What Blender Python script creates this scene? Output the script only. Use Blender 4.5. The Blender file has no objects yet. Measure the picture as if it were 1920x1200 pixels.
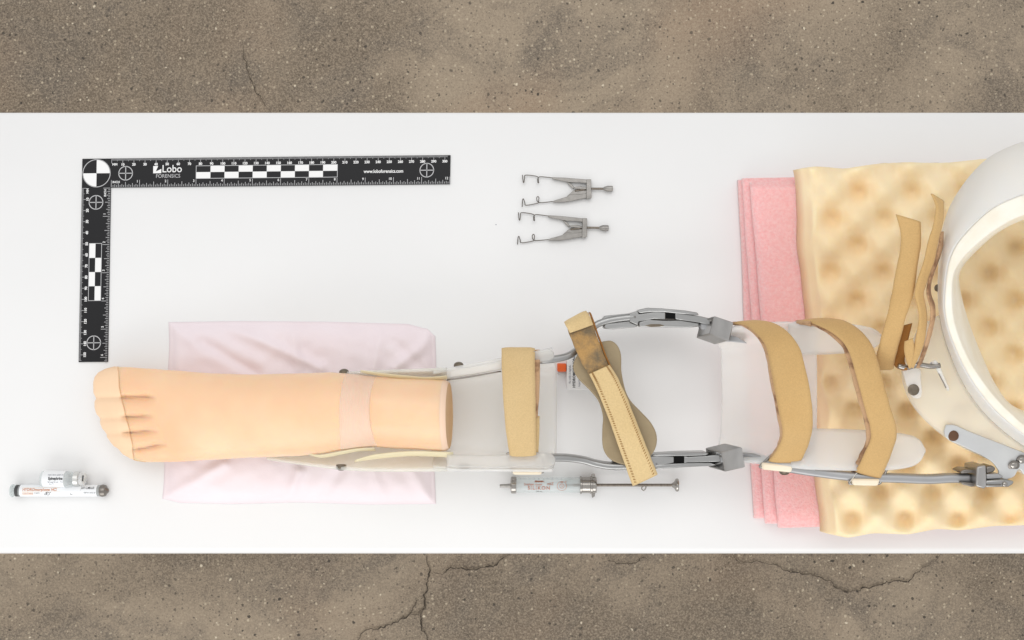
import bpy, bmesh, math, random
from mathutils import Vector, Matrix, noise as mnoise
random.seed(7)
scene = bpy.context.scene
COL = scene.collection
R = math.radians

# ------------------------------------------------------------------ camera
S = 0.4808e-3          # metres per reference unit on the table top (from the 300 mm ruler)
H = 1.0                # camera height over the table top
cam = bpy.data.cameras.new("camera")
cam.sensor_width = 36.0
cam.lens = 36.0 * H / (1920 * S)
cam.clip_start = 0.01
cam.clip_end = 50
cam_o = bpy.data.objects.new("camera", cam)
cam_o.location = (0, 0, H)
COL.objects.link(cam_o)
scene.camera = cam_o

# ------------------------------------------------------------------ light
world = bpy.data.worlds.new("World")
scene.world = world
world.use_nodes = True
wb = world.node_tree.nodes["Background"]
wb.inputs[0].default_value = (1.0, 0.998, 0.995, 1)
wb.inputs[1].default_value = 0.82

def softbox(name, loc, target, sx, sy, watts, col):
    l = bpy.data.lights.new(name, 'AREA')
    l.shape = 'RECTANGLE'
    l.size, l.size_y, l.energy, l.color = sx, sy, watts, col
    o = bpy.data.objects.new(name, l)
    o.location = loc
    o.rotation_euler = (Vector(target) - Vector(loc)).to_track_quat('-Z', 'Y').to_euler()
    COL.objects.link(o)
softbox("key_softbox", (-0.35, -2.25, 1.2), (0.0, -0.1, 0), 2.6, 1.4, 31, (1.0, 0.99, 0.975))
softbox("back_softbox", (-0.15, 1.3, 2.4), (0.05, 0.1, 0), 2.6, 1.6, 22, (1.0, 0.99, 0.98))

vs = scene.view_settings
vs.view_transform = 'Standard'
vs.look = 'None'
vs.exposure = -0.06
vs.gamma = 1.0
scene.cycles.max_bounces = 8
scene.cycles.transparent_max_bounces = 12

# ------------------------------------------------------------------ helpers
ZLOW = [False]         # while the brace is built: its calf and knee lie lower on the table than its thigh part
def zlow(px):
    t = max(0.0, min(1.0, (px - 1290) / 240))
    q = max(0.0, min(1.0, (px - 990) / 130))
    low = 0.78 - 0.16 * q * q * (3 - 2 * q)
    return low + (1 - low) * t * t * (3 - 2 * t)

def P(px, py, z=0.0):
    """World position of a reference point measured on the photograph, at its real height z (metres)."""
    if ZLOW[0]:
        z = z * zlow(px)
    k = (H - z) / H
    return Vector(((px - 960) * S * k, (600 - py) * S * k, z))

def Pm(t):
    return P(t[0], t[1], t[2] * 1e-3)

def cat(pts, n):
    """Catmull-Rom resample of a list of equal-length tuples to n points."""
    pts = [tuple(map(float, p)) for p in pts]
    d = len(pts[0])
    m = len(pts) - 1
    out = []
    for i in range(n):
        t = i / (n - 1) * m
        k = min(int(t), m - 1)
        f = t - k
        p1, p2 = pts[k], pts[k + 1]
        p0 = pts[k - 1] if k > 0 else tuple(2 * p1[j] - p2[j] for j in range(d))
        p3 = pts[k + 2] if k + 2 <= m else tuple(2 * p2[j] - p1[j] for j in range(d))
        out.append(tuple(0.5 * (2 * p1[j] + (p2[j] - p0[j]) * f + (2 * p0[j] - 5 * p1[j] + 4 * p2[j] - p3[j]) * f * f
                                + (3 * p1[j] - p0[j] - 3 * p2[j] + p3[j]) * f ** 3) for j in range(d)))
    return out

def interp(tab, x):
    if x <= tab[0][0]:
        return tab[0][1]
    for (a, b), (c, d) in zip(tab, tab[1:]):
        if x <= c:
            f = (x - a) / (c - a)
            f = f * f * (3 - 2 * f) * 0.5 + f * 0.5
            return b + (d - b) * f
    return tab[-1][1]

OFF = {}
def link(name, me, mat=None, parent=None, smooth=True):
    o = bpy.data.objects.new(name, me)
    COL.objects.link(o)
    if mat is not None:
        me.materials.append(mat)
    if smooth:
        for p in me.polygons:
            p.use_smooth = True
    if parent is not None:
        o.parent = parent
        if parent.type == 'EMPTY':
            o.location = -parent.location
    return o

def mesh(name, v, f, mat, parent=None, smooth=True):
    me = bpy.data.meshes.new(name)
    me.from_pydata([tuple(a) for a in v], [], f)
    bm = bmesh.new(); bm.from_mesh(me)
    bmesh.ops.recalc_face_normals(bm, faces=bm.faces)
    bm.to_mesh(me); bm.free()
    me.update()
    return link(name, me, mat, parent, smooth)

def tag(o, label, cat_=None, group=None, kind=None):
    o["label"] = label
    if cat_: o["category"] = cat_
    if group: o["group"] = group
    if kind: o["kind"] = kind
    return o

def thing(name, loc, label, cat_, group=None):
    o = bpy.data.objects.new(name, None)
    o.empty_display_size = 0.02
    o.location = loc
    COL.objects.link(o)
    return tag(o, label, cat_, group)

def bevel(o, w, seg=2, ang=35):
    m = o.modifiers.new("bevel", 'BEVEL')
    m.width = w; m.segments = seg; m.limit_method = 'ANGLE'; m.angle_limit = R(ang)
    m.harden_normals = False
    for p in o.data.polygons:
        p.use_smooth = True
    o.data.set_sharp_from_angle(angle=R(40)) if hasattr(o.data, "set_sharp_from_angle") else None
    return o

def solid(o, t, offset=-1):
    m = o.modifiers.new("solid", 'SOLIDIFY')
    m.thickness = t; m.offset = offset
    return o

def grid_faces(nu, nv, closev=False):
    f = []
    for i in range(nu - 1):
        for j in range(nv if closev else nv - 1):
            j2 = (j + 1) % nv
            f.append((i * nv + j, i * nv + j2, (i + 1) * nv + j2, (i + 1) * nv + j))
    return f

def ribbon(name, left, right, t, mat, parent, n=40, m=7, crown=0.0, round_edge=True, wob=0.0):
    """A band with thickness between two edge lines given as (x, y, z mm) reference points."""
    L = [Pm(p) for p in cat(left, n)]
    Rr = [Pm(p) for p in cat(right, n)]
    v = []
    top, bot = [], []
    for i in range(n):
        a, b = L[i], Rr[i]
        i0, i1 = max(i - 1, 0), min(i + 1, n - 1)
        tang = (L[i1] + Rr[i1]) - (L[i0] + Rr[i0])
        nr = tang.cross(b - a)
        if nr.length < 1e-12:
            nr = Vector((0, 0, 1))
        nr.normalize()
        if i == 0:
            flip = 1
            prev = nr
        if nr.dot(prev) < 0:
            nr = -nr
        prev = nr
        row_t, row_b = [], []
        for j in range(m):
            f = j / (m - 1)
            p = a.lerp(b, f)
            if wob:
                p = p + nr * wob * mnoise.noise(p * 60 + Vector((3.1, len(name), 0)))
                if j in (0, m - 1):
                    p = p + (b - a).normalized() * wob * 0.6 * mnoise.noise(p * 140)
            edge = 1 - (abs(2 * f - 1)) ** 8 if round_edge else 1
            c = crown * (1 - (2 * f - 1) ** 2)
            row_t.append(p + nr * (c + t * 0.5 * (0.45 + 0.55 * edge)))
            row_b.append(p + nr * (c - t * 0.5 * (0.45 + 0.55 * edge)))
        v += row_t + row_b[::-1]
    f = grid_faces(n, 2 * m, True)
    f.append(tuple(range(2 * m)))
    f.append(tuple(range((n - 1) * 2 * m, n * 2 * m)))
    return mesh(name, v, f, mat, parent)

def sweep(name, pts, prof, mat, parent, n=None, closed=False, up=Vector((0, 0, 1)), world_pts=False, m=None):
    """prof: list of (a, b) metres: a across (in plane), b along up."""
    if n:
        pts = cat(list(pts) + ([pts[0]] if closed else []), n + (1 if closed else 0))
        if closed: pts = pts[:-1]
    W = [Vector(p) if world_pts else Pm(p) for p in pts]
    N = len(W); v = []
    k = len(prof)
    for i in range(N):
        if closed:
            tg = W[(i + 1) % N] - W[i - 1]
        else:
            tg = W[min(i + 1, N - 1)] - W[max(i - 1, 0)]
        tg.normalize()
        side = tg.cross(up)
        if side.length < 1e-6: side = tg.cross(Vector((1, 0, 0)))
        side.normalize()
        u2 = side.cross(tg).normalized()
        for a, b in prof:
            v.append(W[i] + side * a + u2 * b)
    f = grid_faces(N, k, True)
    if closed:
        for j in range(k):
            f.append(((N - 1) * k + j, (N - 1) * k + (j + 1) % k, (j + 1) % k, j))
    else:
        f.append(tuple(range(k))); f.append(tuple(range((N - 1) * k, N * k)))
    return mesh(name, v, f, mat, parent)

def circ(r, k=12):
    return [(r * math.cos(2 * math.pi * i / k), r * math.sin(2 * math.pi * i / k)) for i in range(k)]

def rrect(a, b, r, k=3):
    out = []
    for cx, cy, a0 in ((a - r, b - r, 0), (-a + r, b - r, 90), (-a + r, -b + r, 180), (a - r, -b + r, 270)):
        for i in range(k + 1):
            t = R(a0 + 90 * i / k)
            out.append((cx + r * math.cos(t), cy + r * math.sin(t)))
    return out

def prism(name, outline, z0, z1, mat, parent, bev=0.0006, n=None, zfun=None):
    """A plate: outline (reference x, y), from z0 to z1 mm; the outline is measured at the top face."""
    if n:
        o2 = cat(list(outline) + [outline[0]], n + 1)[:-1]
    else:
        o2 = outline
    zt = lambda p, z: z if zfun is None else z + zfun(p[0], p[1])
    top = [P(p[0], p[1], zt(p, z1) * 1e-3) for p in o2]
    v = top + [Vector((q.x, q.y, zt(p, z0) * 1e-3 * (zlow(p[0]) if ZLOW[0] else 1))) for q, p in zip(top, o2)]
    k = len(o2)
    f = [tuple(range(k)), tuple(range(2 * k - 1, k - 1, -1))]
    for i in range(k):
        f.append((i, k + i, k + (i + 1) % k, (i + 1) % k))
    o = mesh(name, v, f, mat, parent, smooth=False)
    if bev:
        bevel(o, bev, 2)
    return o

def lathe(name, prof, mat, parent, origin, axis=Vector((1, 0, 0)), k=32):
    """prof: list of (along, radius) metres along axis from origin."""
    axis = axis.normalized()
    s = axis.cross(Vector((0, 0, 1)))
    if s.length < 1e-6: s = Vector((0, 1, 0))
    s.normalize(); u = s.cross(axis)
    v = []
    for a, r in prof:
        for j in range(k):
            t = 2 * math.pi * j / k
            v.append(origin + axis * a + (s * math.cos(t) + u * math.sin(t)) * r)
    f = grid_faces(len(prof), k, True)
    f.append(tuple(range(k))); f.append(tuple(range((len(prof) - 1) * k, len(prof) * k)))
    o = mesh(name, v, f, mat, parent)
    o.data.set_sharp_from_angle(angle=R(38))
    return o

def dome(name, c, nrm, r, h, mat, parent, k=16):
    nrm = Vector(nrm).normalized()
    prof = [(-h * 0.6, r), (0, r), (h * 0.5, r * 0.86), (h * 0.85, r * 0.55), (h, r * 0.05)]
    return lathe(name, prof, mat, parent, c, nrm, k)

def text_geo(body, size, align='CENTER', bold=0.0, xs=1.0, space=1.0):
    cu = bpy.data.curves.new("t", 'FONT')
    cu.body = body; cu.size = size; cu.align_x = align; cu.align_y = 'CENTER'
    cu.offset = bold; cu.resolution_u = 3; cu.space_character = space
    o = bpy.data.objects.new("t", cu)
    COL.objects.link(o)
    dg = bpy.context.evaluated_depsgraph_get()
    me = bpy.data.meshes.new_from_object(o.evaluated_get(dg))
    v = [(p.co.x * xs, p.co.y) for p in me.vertices]
    f = [tuple(p.vertices) for p in me.polygons]
    bpy.data.objects.remove(o); bpy.data.curves.remove(cu); bpy.data.meshes.remove(me)
    return v, f

class Flat:
    """Collects flat print (letters, ticks, squares) in 2D, then places it on a surface as one mesh."""
    def __init__(s): s.v = []; s.f = []
    def add(s, v, f, dx=0, dy=0, rot=0):
        b = len(s.v); c, si = math.cos(rot), math.sin(rot)
        s.v += [(x * c - y * si + dx, x * si + y * c + dy) for x, y in v]
        s.f += [tuple(i + b for i in q) for q in f]
    def text(s, body, size, x, y, rot=0, align='CENTER', bold=0.0, xs=1.0, space=1.0):
        v, f = text_geo(body, size, align, bold, xs, space)
        s.add(v, f, x, y, rot)
    def rect(s, x0, y0, x1, y1):
        s.add([(x0, y0), (x1, y0), (x1, y1), (x0, y1)], [(0, 1, 2, 3)])
    def poly(s, pts): s.add(pts, [tuple(range(len(pts)))])
    def ring(s, x, y, r, w, k=40):
        v = []
        for i in range(k):
            t = 2 * math.pi * i / k
            v += [(x + r * math.cos(t), y + r * math.sin(t)), (x + (r - w) * math.cos(t), y + (r - w) * math.sin(t))]
        s.add(v, [(2 * i, 2 * ((i + 1) % k), 2 * ((i + 1) % k) + 1, 2 * i + 1) for i in range(k)])
    def pie(s, x, y, r, a0, a1, k=14):
        s.poly([(x, y)] + [(x + r * math.cos(R(a0 + (a1 - a0) * i / k)), y + r * math.sin(R(a0 + (a1 - a0) * i / k))) for i in range(k + 1)])
    def build(s, name, fn, mat, parent):
        me = bpy.data.meshes.new(name)
        me.from_pydata([tuple(fn(x, y)) for x, y in s.v], [], s.f)
        return link(name, me, mat, parent, smooth=False)

# ------------------------------------------------------------------ materials
def srgb(r, g, b):
    def c(u):
        u /= 255
        return u / 12.92 if u <= 0.04045 else ((u + 0.055) / 1.055) ** 2.4
    return (c(r), c(g), c(b), 1)

def newmat(name):
    m = bpy.data.materials.new(name)
    m.use_nodes = True
    nt = m.node_tree
    return m, nt, nt.nodes["Principled BSDF"]

def node(nt, t, **kw):
    n = nt.nodes.new(t)
    for k, v in kw.items():
        if k.startswith('i_'):
            n.inputs[int(k[2:]) if k[2:].isdigit() else k[2:]].default_value = v
        else:
            setattr(n, k, v)
    return n

def objco(nt, scale=(1, 1, 1)):
    tc = node(nt, 'ShaderNodeTexCoord')
    mp = node(nt, 'ShaderNodeMapping')
    mp.inputs['Scale'].default_value = scale
    nt.links.new(tc.outputs['Object'], mp.inputs['Vector'])
    return mp.outputs['Vector']

def plain(name, c, rough=0.5, metal=0.0, var=None, vscale=40, vamt=0.5, bump=0.0, bscale=400, spec=0.5, sss=0.0,
          sssr=(1, 0.5, 0.3), ssss=0.01, stretch=(1, 1, 1), detail=4, contrast=(0.35, 0.65)):
    m, nt, b = newmat(name)
    b.inputs['Base Color'].default_value = c
    b.inputs['Roughness'].default_value = rough
    b.inputs['Metallic'].default_value = metal
    b.inputs['Specular IOR Level'].default_value = spec
    co = objco(nt, stretch)
    if var is not None:
        n = node(nt, 'ShaderNodeTexNoise'); n.inputs['Scale'].default_value = vscale; n.inputs['Detail'].default_value = detail
        nt.links.new(co, n.inputs['Vector'])
        rp = node(nt, 'ShaderNodeMapRange'); rp.inputs[1].default_value = contrast[0]; rp.inputs[2].default_value = contrast[1]
        rp.inputs[4].default_value = vamt
        nt.links.new(n.outputs['Fac'], rp.inputs[0])
        mx = node(nt, 'ShaderNodeMix', data_type='RGBA')
        mx.inputs[6].default_value = c; mx.inputs[7].default_value = var
        nt.links.new(rp.outputs[0], mx.inputs[0])
        nt.links.new(mx.outputs[2], b.inputs['Base Color'])
    if bump:
        n2 = node(nt, 'ShaderNodeTexNoise'); n2.inputs['Scale'].default_value = bscale; n2.inputs['Detail'].default_value = 3
        nt.links.new(co, n2.inputs['Vector'])
        bp = node(nt, 'ShaderNodeBump'); bp.inputs['Strength'].default_value = bump; bp.inputs['Distance'].default_value = 0.001
        nt.links.new(n2.outputs['Fac'], bp.inputs['Height'])
        nt.links.new(bp.outputs['Normal'], b.inputs['Normal'])
    if sss:
        b.inputs['Subsurface Weight'].default_value = sss
        b.inputs['Subsurface Radius'].default_value = sssr
        b.inputs['Subsurface Scale'].default_value = ssss
    return m

def seethrough(name, c, alpha, rough=0.3, tint=(1, 1, 1, 1), translucent=0.35, spec=0.5, var=None):
    """Milky plastic or glass: diffuse and translucent body mixed with straight-through light."""
    m, nt, b = newmat(name)
    out = nt.nodes['Material Output']
    b.inputs['Base Color'].default_value = c
    b.inputs['Roughness'].default_value = rough
    b.inputs['Specular IOR Level'].default_value = spec
    tl = node(nt, 'ShaderNodeBsdfTranslucent'); tl.inputs[0].default_value = c
    tr = node(nt, 'ShaderNodeBsdfTransparent'); tr.inputs[0].default_value = tint
    m1 = node(nt, 'ShaderNodeMixShader'); m1.inputs[0].default_value = translucent
    m2 = node(nt, 'ShaderNodeMixShader'); m2.inputs[0].default_value = alpha
    if var is not None:
        n = node(nt, 'ShaderNodeTexNoise'); n.inputs['Scale'].default_value = 35; n.inputs['Detail'].default_value = 6
        nt.links.new(objco(nt), n.inputs['Vector'])
        mx = node(nt, 'ShaderNodeMix', data_type='RGBA')
        mx.inputs[6].default_value = c; mx.inputs[7].default_value = var
        rp = node(nt, 'ShaderNodeMapRange'); rp.inputs[1].default_value = 0.42; rp.inputs[2].default_value = 0.7
        nt.links.new(n.outputs['Fac'], rp.inputs[0]); nt.links.new(rp.outputs[0], mx.inputs[0])
        nt.links.new(mx.outputs[2], b.inputs['Base Color'])
    nt.links.new(b.outputs[0], m1.inputs[1]); nt.links.new(tl.outputs[0], m1.inputs[2])
    nt.links.new(m1.outputs[0], m2.inputs[1]); nt.links.new(tr.outputs[0], m2.inputs[2])
    nt.links.new(m2.outputs[0], out.inputs['Surface'])
    return m

def polythene(name, c, alpha, rough=0.32, depth=0.006):
    """Thick translucent polythene: light scatters through the wall, and a share passes straight."""
    m, nt, b = newmat(name)
    b.inputs['Base Color'].default_value = c
    b.inputs['Roughness'].default_value = rough
    b.inputs['Specular IOR Level'].default_value = 0.35
    b.inputs['Subsurface Weight'].default_value = 1.0
    b.inputs['Subsurface Radius'].default_value = (1, 0.95, 0.88)
    b.inputs['Subsurface Scale'].default_value = depth
    tr = node(nt, 'ShaderNodeBsdfTransparent')
    mx = node(nt, 'ShaderNodeMixShader'); mx.inputs[0].default_value = alpha
    nt.links.new(b.outputs[0], mx.inputs[1]); nt.links.new(tr.outputs[0], mx.inputs[2])
    nt.links.new(mx.outputs[0], nt.nodes['Material Output'].inputs['Surface'])
    return m

def concrete():
    m, nt, b = newmat("concrete")
    co = objco(nt)
    L = nt.links
    def nz(scale, det, rough=0.55, dist=0.0):
        n = node(nt, 'ShaderNodeTexNoise')
        n.inputs['Scale'].default_value = scale; n.inputs['Detail'].default_value = det
        n.inputs['Roughness'].default_value = rough; n.inputs['Distortion'].default_value = dist
        L.new(co, n.inputs['Vector']); return n.outputs['Fac']
    def ramp(src, a, b_, lo=0.0, hi=1.0):
        r = node(nt, 'ShaderNodeMapRange'); r.inputs[1].default_value = a; r.inputs[2].default_value = b_
        r.inputs[3].default_value = lo; r.inputs[4].default_value = hi
        L.new(src, r.inputs[0]); return r.outputs[0]
    def mix(fac, c1, c2, bt='MIX'):
        x = node(nt, 'ShaderNodeMix', data_type='RGBA', blend_type=bt)
        for sock, val in ((0, fac), (6, c1), (7, c2)):
            if hasattr(val, 'is_linked') or hasattr(val, 'node'): L.new(val, x.inputs[sock])
            else: x.inputs[sock].default_value = val
        return x.outputs[2]
    c = mix(ramp(nz(3.2, 5, 0.6, 0.4), 0.40, 0.60), (0.138, 0.105, 0.072, 1), (0.315, 0.250, 0.178, 1))
    c = mix(ramp(nz(6.5, 6, 0.68, 0.8), 0.48, 0.66, 0, 0.85), c, (0.110, 0.090, 0.070, 1))
    c = mix(ramp(nz(2.1, 3, 0.5, 0.2), 0.56, 0.70, 0, 0.5), c, (0.31, 0.205, 0.13, 1))
    # sand grain
    c = mix(ramp(nz(380, 3, 0.8), 0.42, 0.62, 0, 0.55), c, (0.46, 0.37, 0.265, 1))
    c = mix(ramp(nz(300, 3, 0.75), 0.55, 0.68, 0, 0.6), c, (0.11, 0.082, 0.055, 1))
    # aggregate: pale stones and dark pits, only in some cells
    def specks(scale, size, thr, seed):
        vo = node(nt, 'ShaderNodeTexVoronoi'); vo.inputs['Scale'].default_value = scale
        mp = node(nt, 'ShaderNodeMapping'); mp.inputs['Location'].default_value = (seed, seed * 2.3, 0)
        L.new(co, mp.inputs['Vector']); 
        # warp the cells so that stones are not round
        nn = node(nt, 'ShaderNodeTexNoise'); nn.inputs['Scale'].default_value = scale * 1.6
        L.new(co, nn.inputs['Vector'])
        vm = node(nt, 'ShaderNodeVectorMath', operation='MULTIPLY_ADD')
        vm.inputs[1].default_value = (0.5 / scale,) * 3
        L.new(nn.outputs['Color'], vm.inputs[0]); L.new(mp.outputs[0], vm.inputs[2])
        L.new(vm.outputs[0], vo.inputs['Vector'])
        sep = node(nt, 'ShaderNodeSeparateColor'); L.new(vo.outputs['Color'], sep.inputs[0])
        keep = ramp(sep.outputs[0], thr, thr + 0.02)
        sz = ramp(sep.outputs[1], 0, 1, size * 0.5, size)
        d = node(nt, 'ShaderNodeMath', operation='SUBTRACT'); L.new(sz, d.inputs[0]); L.new(vo.outputs['Distance'], d.inputs[1])
        inside = ramp(d.outputs[0], 0, 0.07)
        mu = node(nt, 'ShaderNodeMath', operation='MULTIPLY'); L.new(keep, mu.inputs[0]); L.new(inside, mu.inputs[1])
        return mu.outputs[0]
    patch = ramp(nz(2.6, 3), 0.40, 0.58, 0.5, 1.0)
    def mul(a, b_):
        q = node(nt, 'ShaderNodeMath', operation='MULTIPLY'); L.new(a, q.inputs[0])
        if isinstance(b_, float): q.inputs[1].default_value = b_
        else: L.new(b_, q.inputs[1])
        return q.outputs[0]
    pale = specks(150, 0.34, 0.68, 3.1)
    pale2 = specks(90, 0.22, 0.90, 7.7)
    dark = specks(105, 0.30, 0.78, 11.3)
    dark2 = specks(210, 0.40, 0.76, 17.9)
    c = mix(mul(mul(pale, patch), 0.55), c, (0.68, 0.58, 0.42, 1))
    c = mix(mul(pale2, 0.8), c, (0.75, 0.66, 0.50, 1))
    c = mix(mul(mul(dark, patch), 0.85), c, (0.018, 0.014, 0.010, 1))
    c = mix(mul(dark2, 0.6), c, (0.06, 0.047, 0.034, 1))
    L.new(c, b.inputs['Base Color'])
    b.inputs['Roughness'].default_value = 0.62
    bp = node(nt, 'ShaderNodeBump'); bp.inputs['Strength'].default_value = 0.25; bp.inputs['Distance'].default_value = 0.001
    L.new(nz(240, 4, 0.7), bp.inputs['Height']); L.new(bp.outputs[0], b.inputs['Normal'])
    return m

M = {}
M['concrete'] = concrete()
M['crack'] = plain("crack_shadow", (0.05, 0.038, 0.027, 1), 0.9, var=(0.14, 0.11, 0.08, 1), vscale=70, contrast=(0.45, 0.6), vamt=0.9)
M['table'] = plain("white_laminate", (0.83, 0.83, 0.828, 1), 0.42, var=(0.80, 0.80, 0.798, 1), vscale=6, vamt=0.6, spec=0.35)
M['steel_leg'] = plain("painted_steel", (0.6, 0.6, 0.6, 1), 0.4)
M['black'] = plain("ruler_black", (0.012, 0.012, 0.0135, 1), 0.45, spec=0.25)
M['white_print'] = plain("white_print", (0.82, 0.82, 0.82, 1), 0.55)
M['grey_print'] = plain("thin_white_print", (0.50, 0.50, 0.51, 1), 0.55)
M['pad'] = plain("underpad_film", srgb(240, 228, 232), 0.5, var=srgb(234, 219, 223), vscale=25, bump=0.15, bscale=900, spec=0.25)
M['skin'] = plain("silicone_skin", srgb(245, 212, 177), 0.36, var=srgb(240, 197, 159), vscale=13, vamt=0.9, detail=3, spec=0.3,
                  sss=0.6, sssr=(1.0, 0.45, 0.2), ssss=0.007, bump=0.04, bscale=700)
M['skin_end'] = plain("silicone_end", srgb(222, 185, 140), 0.6, var=srgb(205, 165, 125), vscale=30, spec=0.2)
M['skin_rim'] = plain("silicone_rim", srgb(236, 205, 180), 0.5, spec=0.3)
M['seam'] = plain("sock_seam", srgb(232, 190, 148), 0.7)
M['sock'] = plain("sheer_nylon_toe", srgb(245, 213, 178), 0.42, var=srgb(242, 203, 167), vscale=18, spec=0.2, bump=0.05, bscale=1500)
M['cuff'] = seethrough("sheer_elastic_cuff", srgb(252, 238, 224), 0.48, 0.5, translucent=0.1, spec=0.3, var=srgb(249, 230, 214))
M['milky'] = polythene("milky_polythene", srgb(250, 246, 241), 0.40)
M['milky2'] = polythene("milky_thigh_polythene", srgb(250, 246, 241), 0.38)
M['yellowed'] = polythene("yellowed_polythene", srgb(249, 246, 230), 0.46)
M['ringw'] = polythene("white_polythene", srgb(253, 249, 242), 0.20, 0.38, 0.003)
M['ringlip'] = plain("ivory_lining", srgb(246, 241, 228), 0.6, var=srgb(230, 219, 196), vscale=45, bump=0.3, bscale=160, sss=0.2, sssr=(1, .9, .7), ssss=0.006)
M['flap'] = polythene("thin_polythene_flap", srgb(248, 241, 226), 0.52)
def brushed(name, c, rough, stretch):
    m = plain(name, c, rough, 1.0, var=(c[0] * .78, c[1] * .78, c[2] * .78, 1), vscale=90, vamt=0.8, bump=0.12, bscale=500, stretch=stretch)
    return m
M['alu'] = brushed("aluminium", (0.41, 0.41, 0.405, 1), 0.36, (0.15, 1, 1))
M['alu_lock'] = brushed("brushed_lock", (0.47, 0.46, 0.45, 1), 0.38, (1, 0.3, 0.3))
M['alu_dull'] = plain("dull_aluminium", (0.41, 0.412, 0.418, 1), 0.45, 0.7, var=(0.36, 0.365, 0.375, 1), vscale=50)
M['band_plate'] = plain("satin_plate", (0.66, 0.67, 0.67, 1), 0.45, 0.45, var=(0.54, 0.55, 0.56, 1), vscale=40)
M['edge'] = seethrough("cream_edge", srgb(247, 240, 208), 0.25, 0.4, translucent=0.2)
M['cover'] = polythene("frosted_cover", srgb(232, 228, 221), 0.50)
M['chrome'] = plain("nickel_wire", (0.38, 0.36, 0.335, 1), 0.22, 1.0)
M['dark_steel'] = plain("dark_steel", (0.24, 0.22, 0.20, 1), 0.35, 1.0)  # also serves as gap shade in the knee joints and calf slot
M['steel_tool'] = plain("tool_steel", (0.37, 0.355, 0.335, 1), 0.38, 0.9, var=(0.22, 0.21, 0.195, 1), vscale=160, bump=0.1, bscale=900)
M['tool_wire'] = plain("tool_wire", (0.17, 0.155, 0.14, 1), 0.35, 0.9)
M['screw'] = plain("threaded_steel", (0.17, 0.145, 0.12, 1), 0.4, 0.9, var=(0.33, 0.29, 0.25, 1), vscale=900, stretch=(1, .05, .05))
M['void'] = plain("window_dark", (0.006, 0.006, 0.006, 1), 0.8, spec=0.1)  # near-black stands for the shade inside the joint windows
M['rivet'] = plain("bronze_rivet", (0.21, 0.18, 0.14, 1), 0.45, 0.8, var=(0.12, 0.09, 0.06, 1), vscale=300)
M['rust'] = plain("rusty_rivet", (0.13, 0.065, 0.035, 1), 0.6, 0.4)

def webbing(name, c, c2, stain, weave=1500, stainamt=0.5, wstrength=0.35, sscale=14, sthr=(0.60, 0.74)):
    m, nt, b = newmat(name)
    L = nt.links
    co = objco(nt)
    n1 = node(nt, 'ShaderNodeTexNoise'); n1.inputs['Scale'].default_value = 30; n1.inputs['Detail'].default_value = 5
    L.new(co, n1.inputs['Vector'])
    mx = node(nt, 'ShaderNodeMix', data_type='RGBA'); mx.inputs[6].default_value = c; mx.inputs[7].default_value = c2
    L.new(n1.outputs['Fac'], mx.inputs[0])
    n2 = node(nt, 'ShaderNodeTexNoise'); n2.inputs['Scale'].default_value = sscale; n2.inputs['Detail'].default_value = 7
    n2.inputs['Roughness'].default_value = 0.65
    L.new(co, n2.inputs['Vector'])
    r = node(nt, 'ShaderNodeMapRange'); r.inputs[1].default_value = sthr[0]; r.inputs[2].default_value = sthr[1]; r.inputs[4].default_value = stainamt
    L.new(n2.outputs['Fac'], r.inputs[0])
    mx2 = node(nt, 'ShaderNodeMix', data_type='RGBA'); mx2.inputs[7].default_value = stain
    L.new(r.outputs[0], mx2.inputs[0]); L.new(mx.outputs[2], mx2.inputs[6])
    # fibre fleck
    n3 = node(nt, 'ShaderNodeTexNoise'); n3.inputs['Scale'].default_value = weave * 0.6; n3.inputs['Detail'].default_value = 2
    L.new(co, n3.inputs['Vector'])
    r3 = node(nt, 'ShaderNodeMapRange'); r3.inputs[1].default_value = 0.3; r3.inputs[2].default_value = 0.7
    r3.inputs[3].default_value = 0.93; r3.inputs[4].default_value = 1.05
    L.new(n3.outputs['Fac'], r3.inputs[0])
    mu = node(nt, 'ShaderNodeVectorMath', operation='SCALE')
    L.new(mx2.outputs[2], mu.inputs[0]); L.new(r3.outputs[0], mu.inputs['Scale'])
    L.new(mu.outputs[0], b.inputs['Base Color'])
    b.inputs['Roughness'].default_value = 0.9
    b.inputs['Specular IOR Level'].default_value = 0.12
    b.inputs['Sheen Weight'].default_value = 0.12
    bp = node(nt, 'ShaderNodeBump'); bp.inputs['Strength'].default_value = wstrength; bp.inputs['Distance'].default_value = 0.0008
    L.new(n3.outputs['Fac'], bp.inputs['Height']); L.new(bp.outputs[0], b.inputs['Normal'])
    return m
M['felt'] = webbing("tan_felt_strap", srgb(208, 174, 121), srgb(197, 160, 106), srgb(150, 118, 75), stainamt=0.55, sthr=(0.66, 0.78))
M['felt_calf'] = webbing("pale_felt_strap", srgb(214, 187, 141), srgb(205, 176, 127), srgb(180, 142, 92), stainamt=0.45, sthr=(0.66, 0.78))
M['felt_back'] = webbing("strap_backing", srgb(206, 172, 136), srgb(186, 147, 112), srgb(128, 94, 70), stainamt=0.8, sscale=60, sthr=(0.5, 0.62))
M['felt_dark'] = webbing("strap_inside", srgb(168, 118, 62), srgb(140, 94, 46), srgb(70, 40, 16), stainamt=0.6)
M['web_light'] = webbing("woven_strap", srgb(222, 197, 150), srgb(211, 183, 132), srgb(185, 145, 92), weave=1100, wstrength=0.5)
M['web_worn'] = webbing("worn_woven_strap", srgb(190, 154, 102), srgb(174, 136, 86), srgb(104, 96, 82), weave=1100, wstrength=0.7, stainamt=0.85, sscale=42, sthr=(0.40, 0.58))
M['thread'] = plain("stitch_thread", srgb(172, 132, 80), 0.9)
M['leather'] = plain("olive_leather", srgb(160, 143, 112), 0.5, var=srgb(136, 118, 88), vscale=45, bump=0.2, bscale=700)
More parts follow.
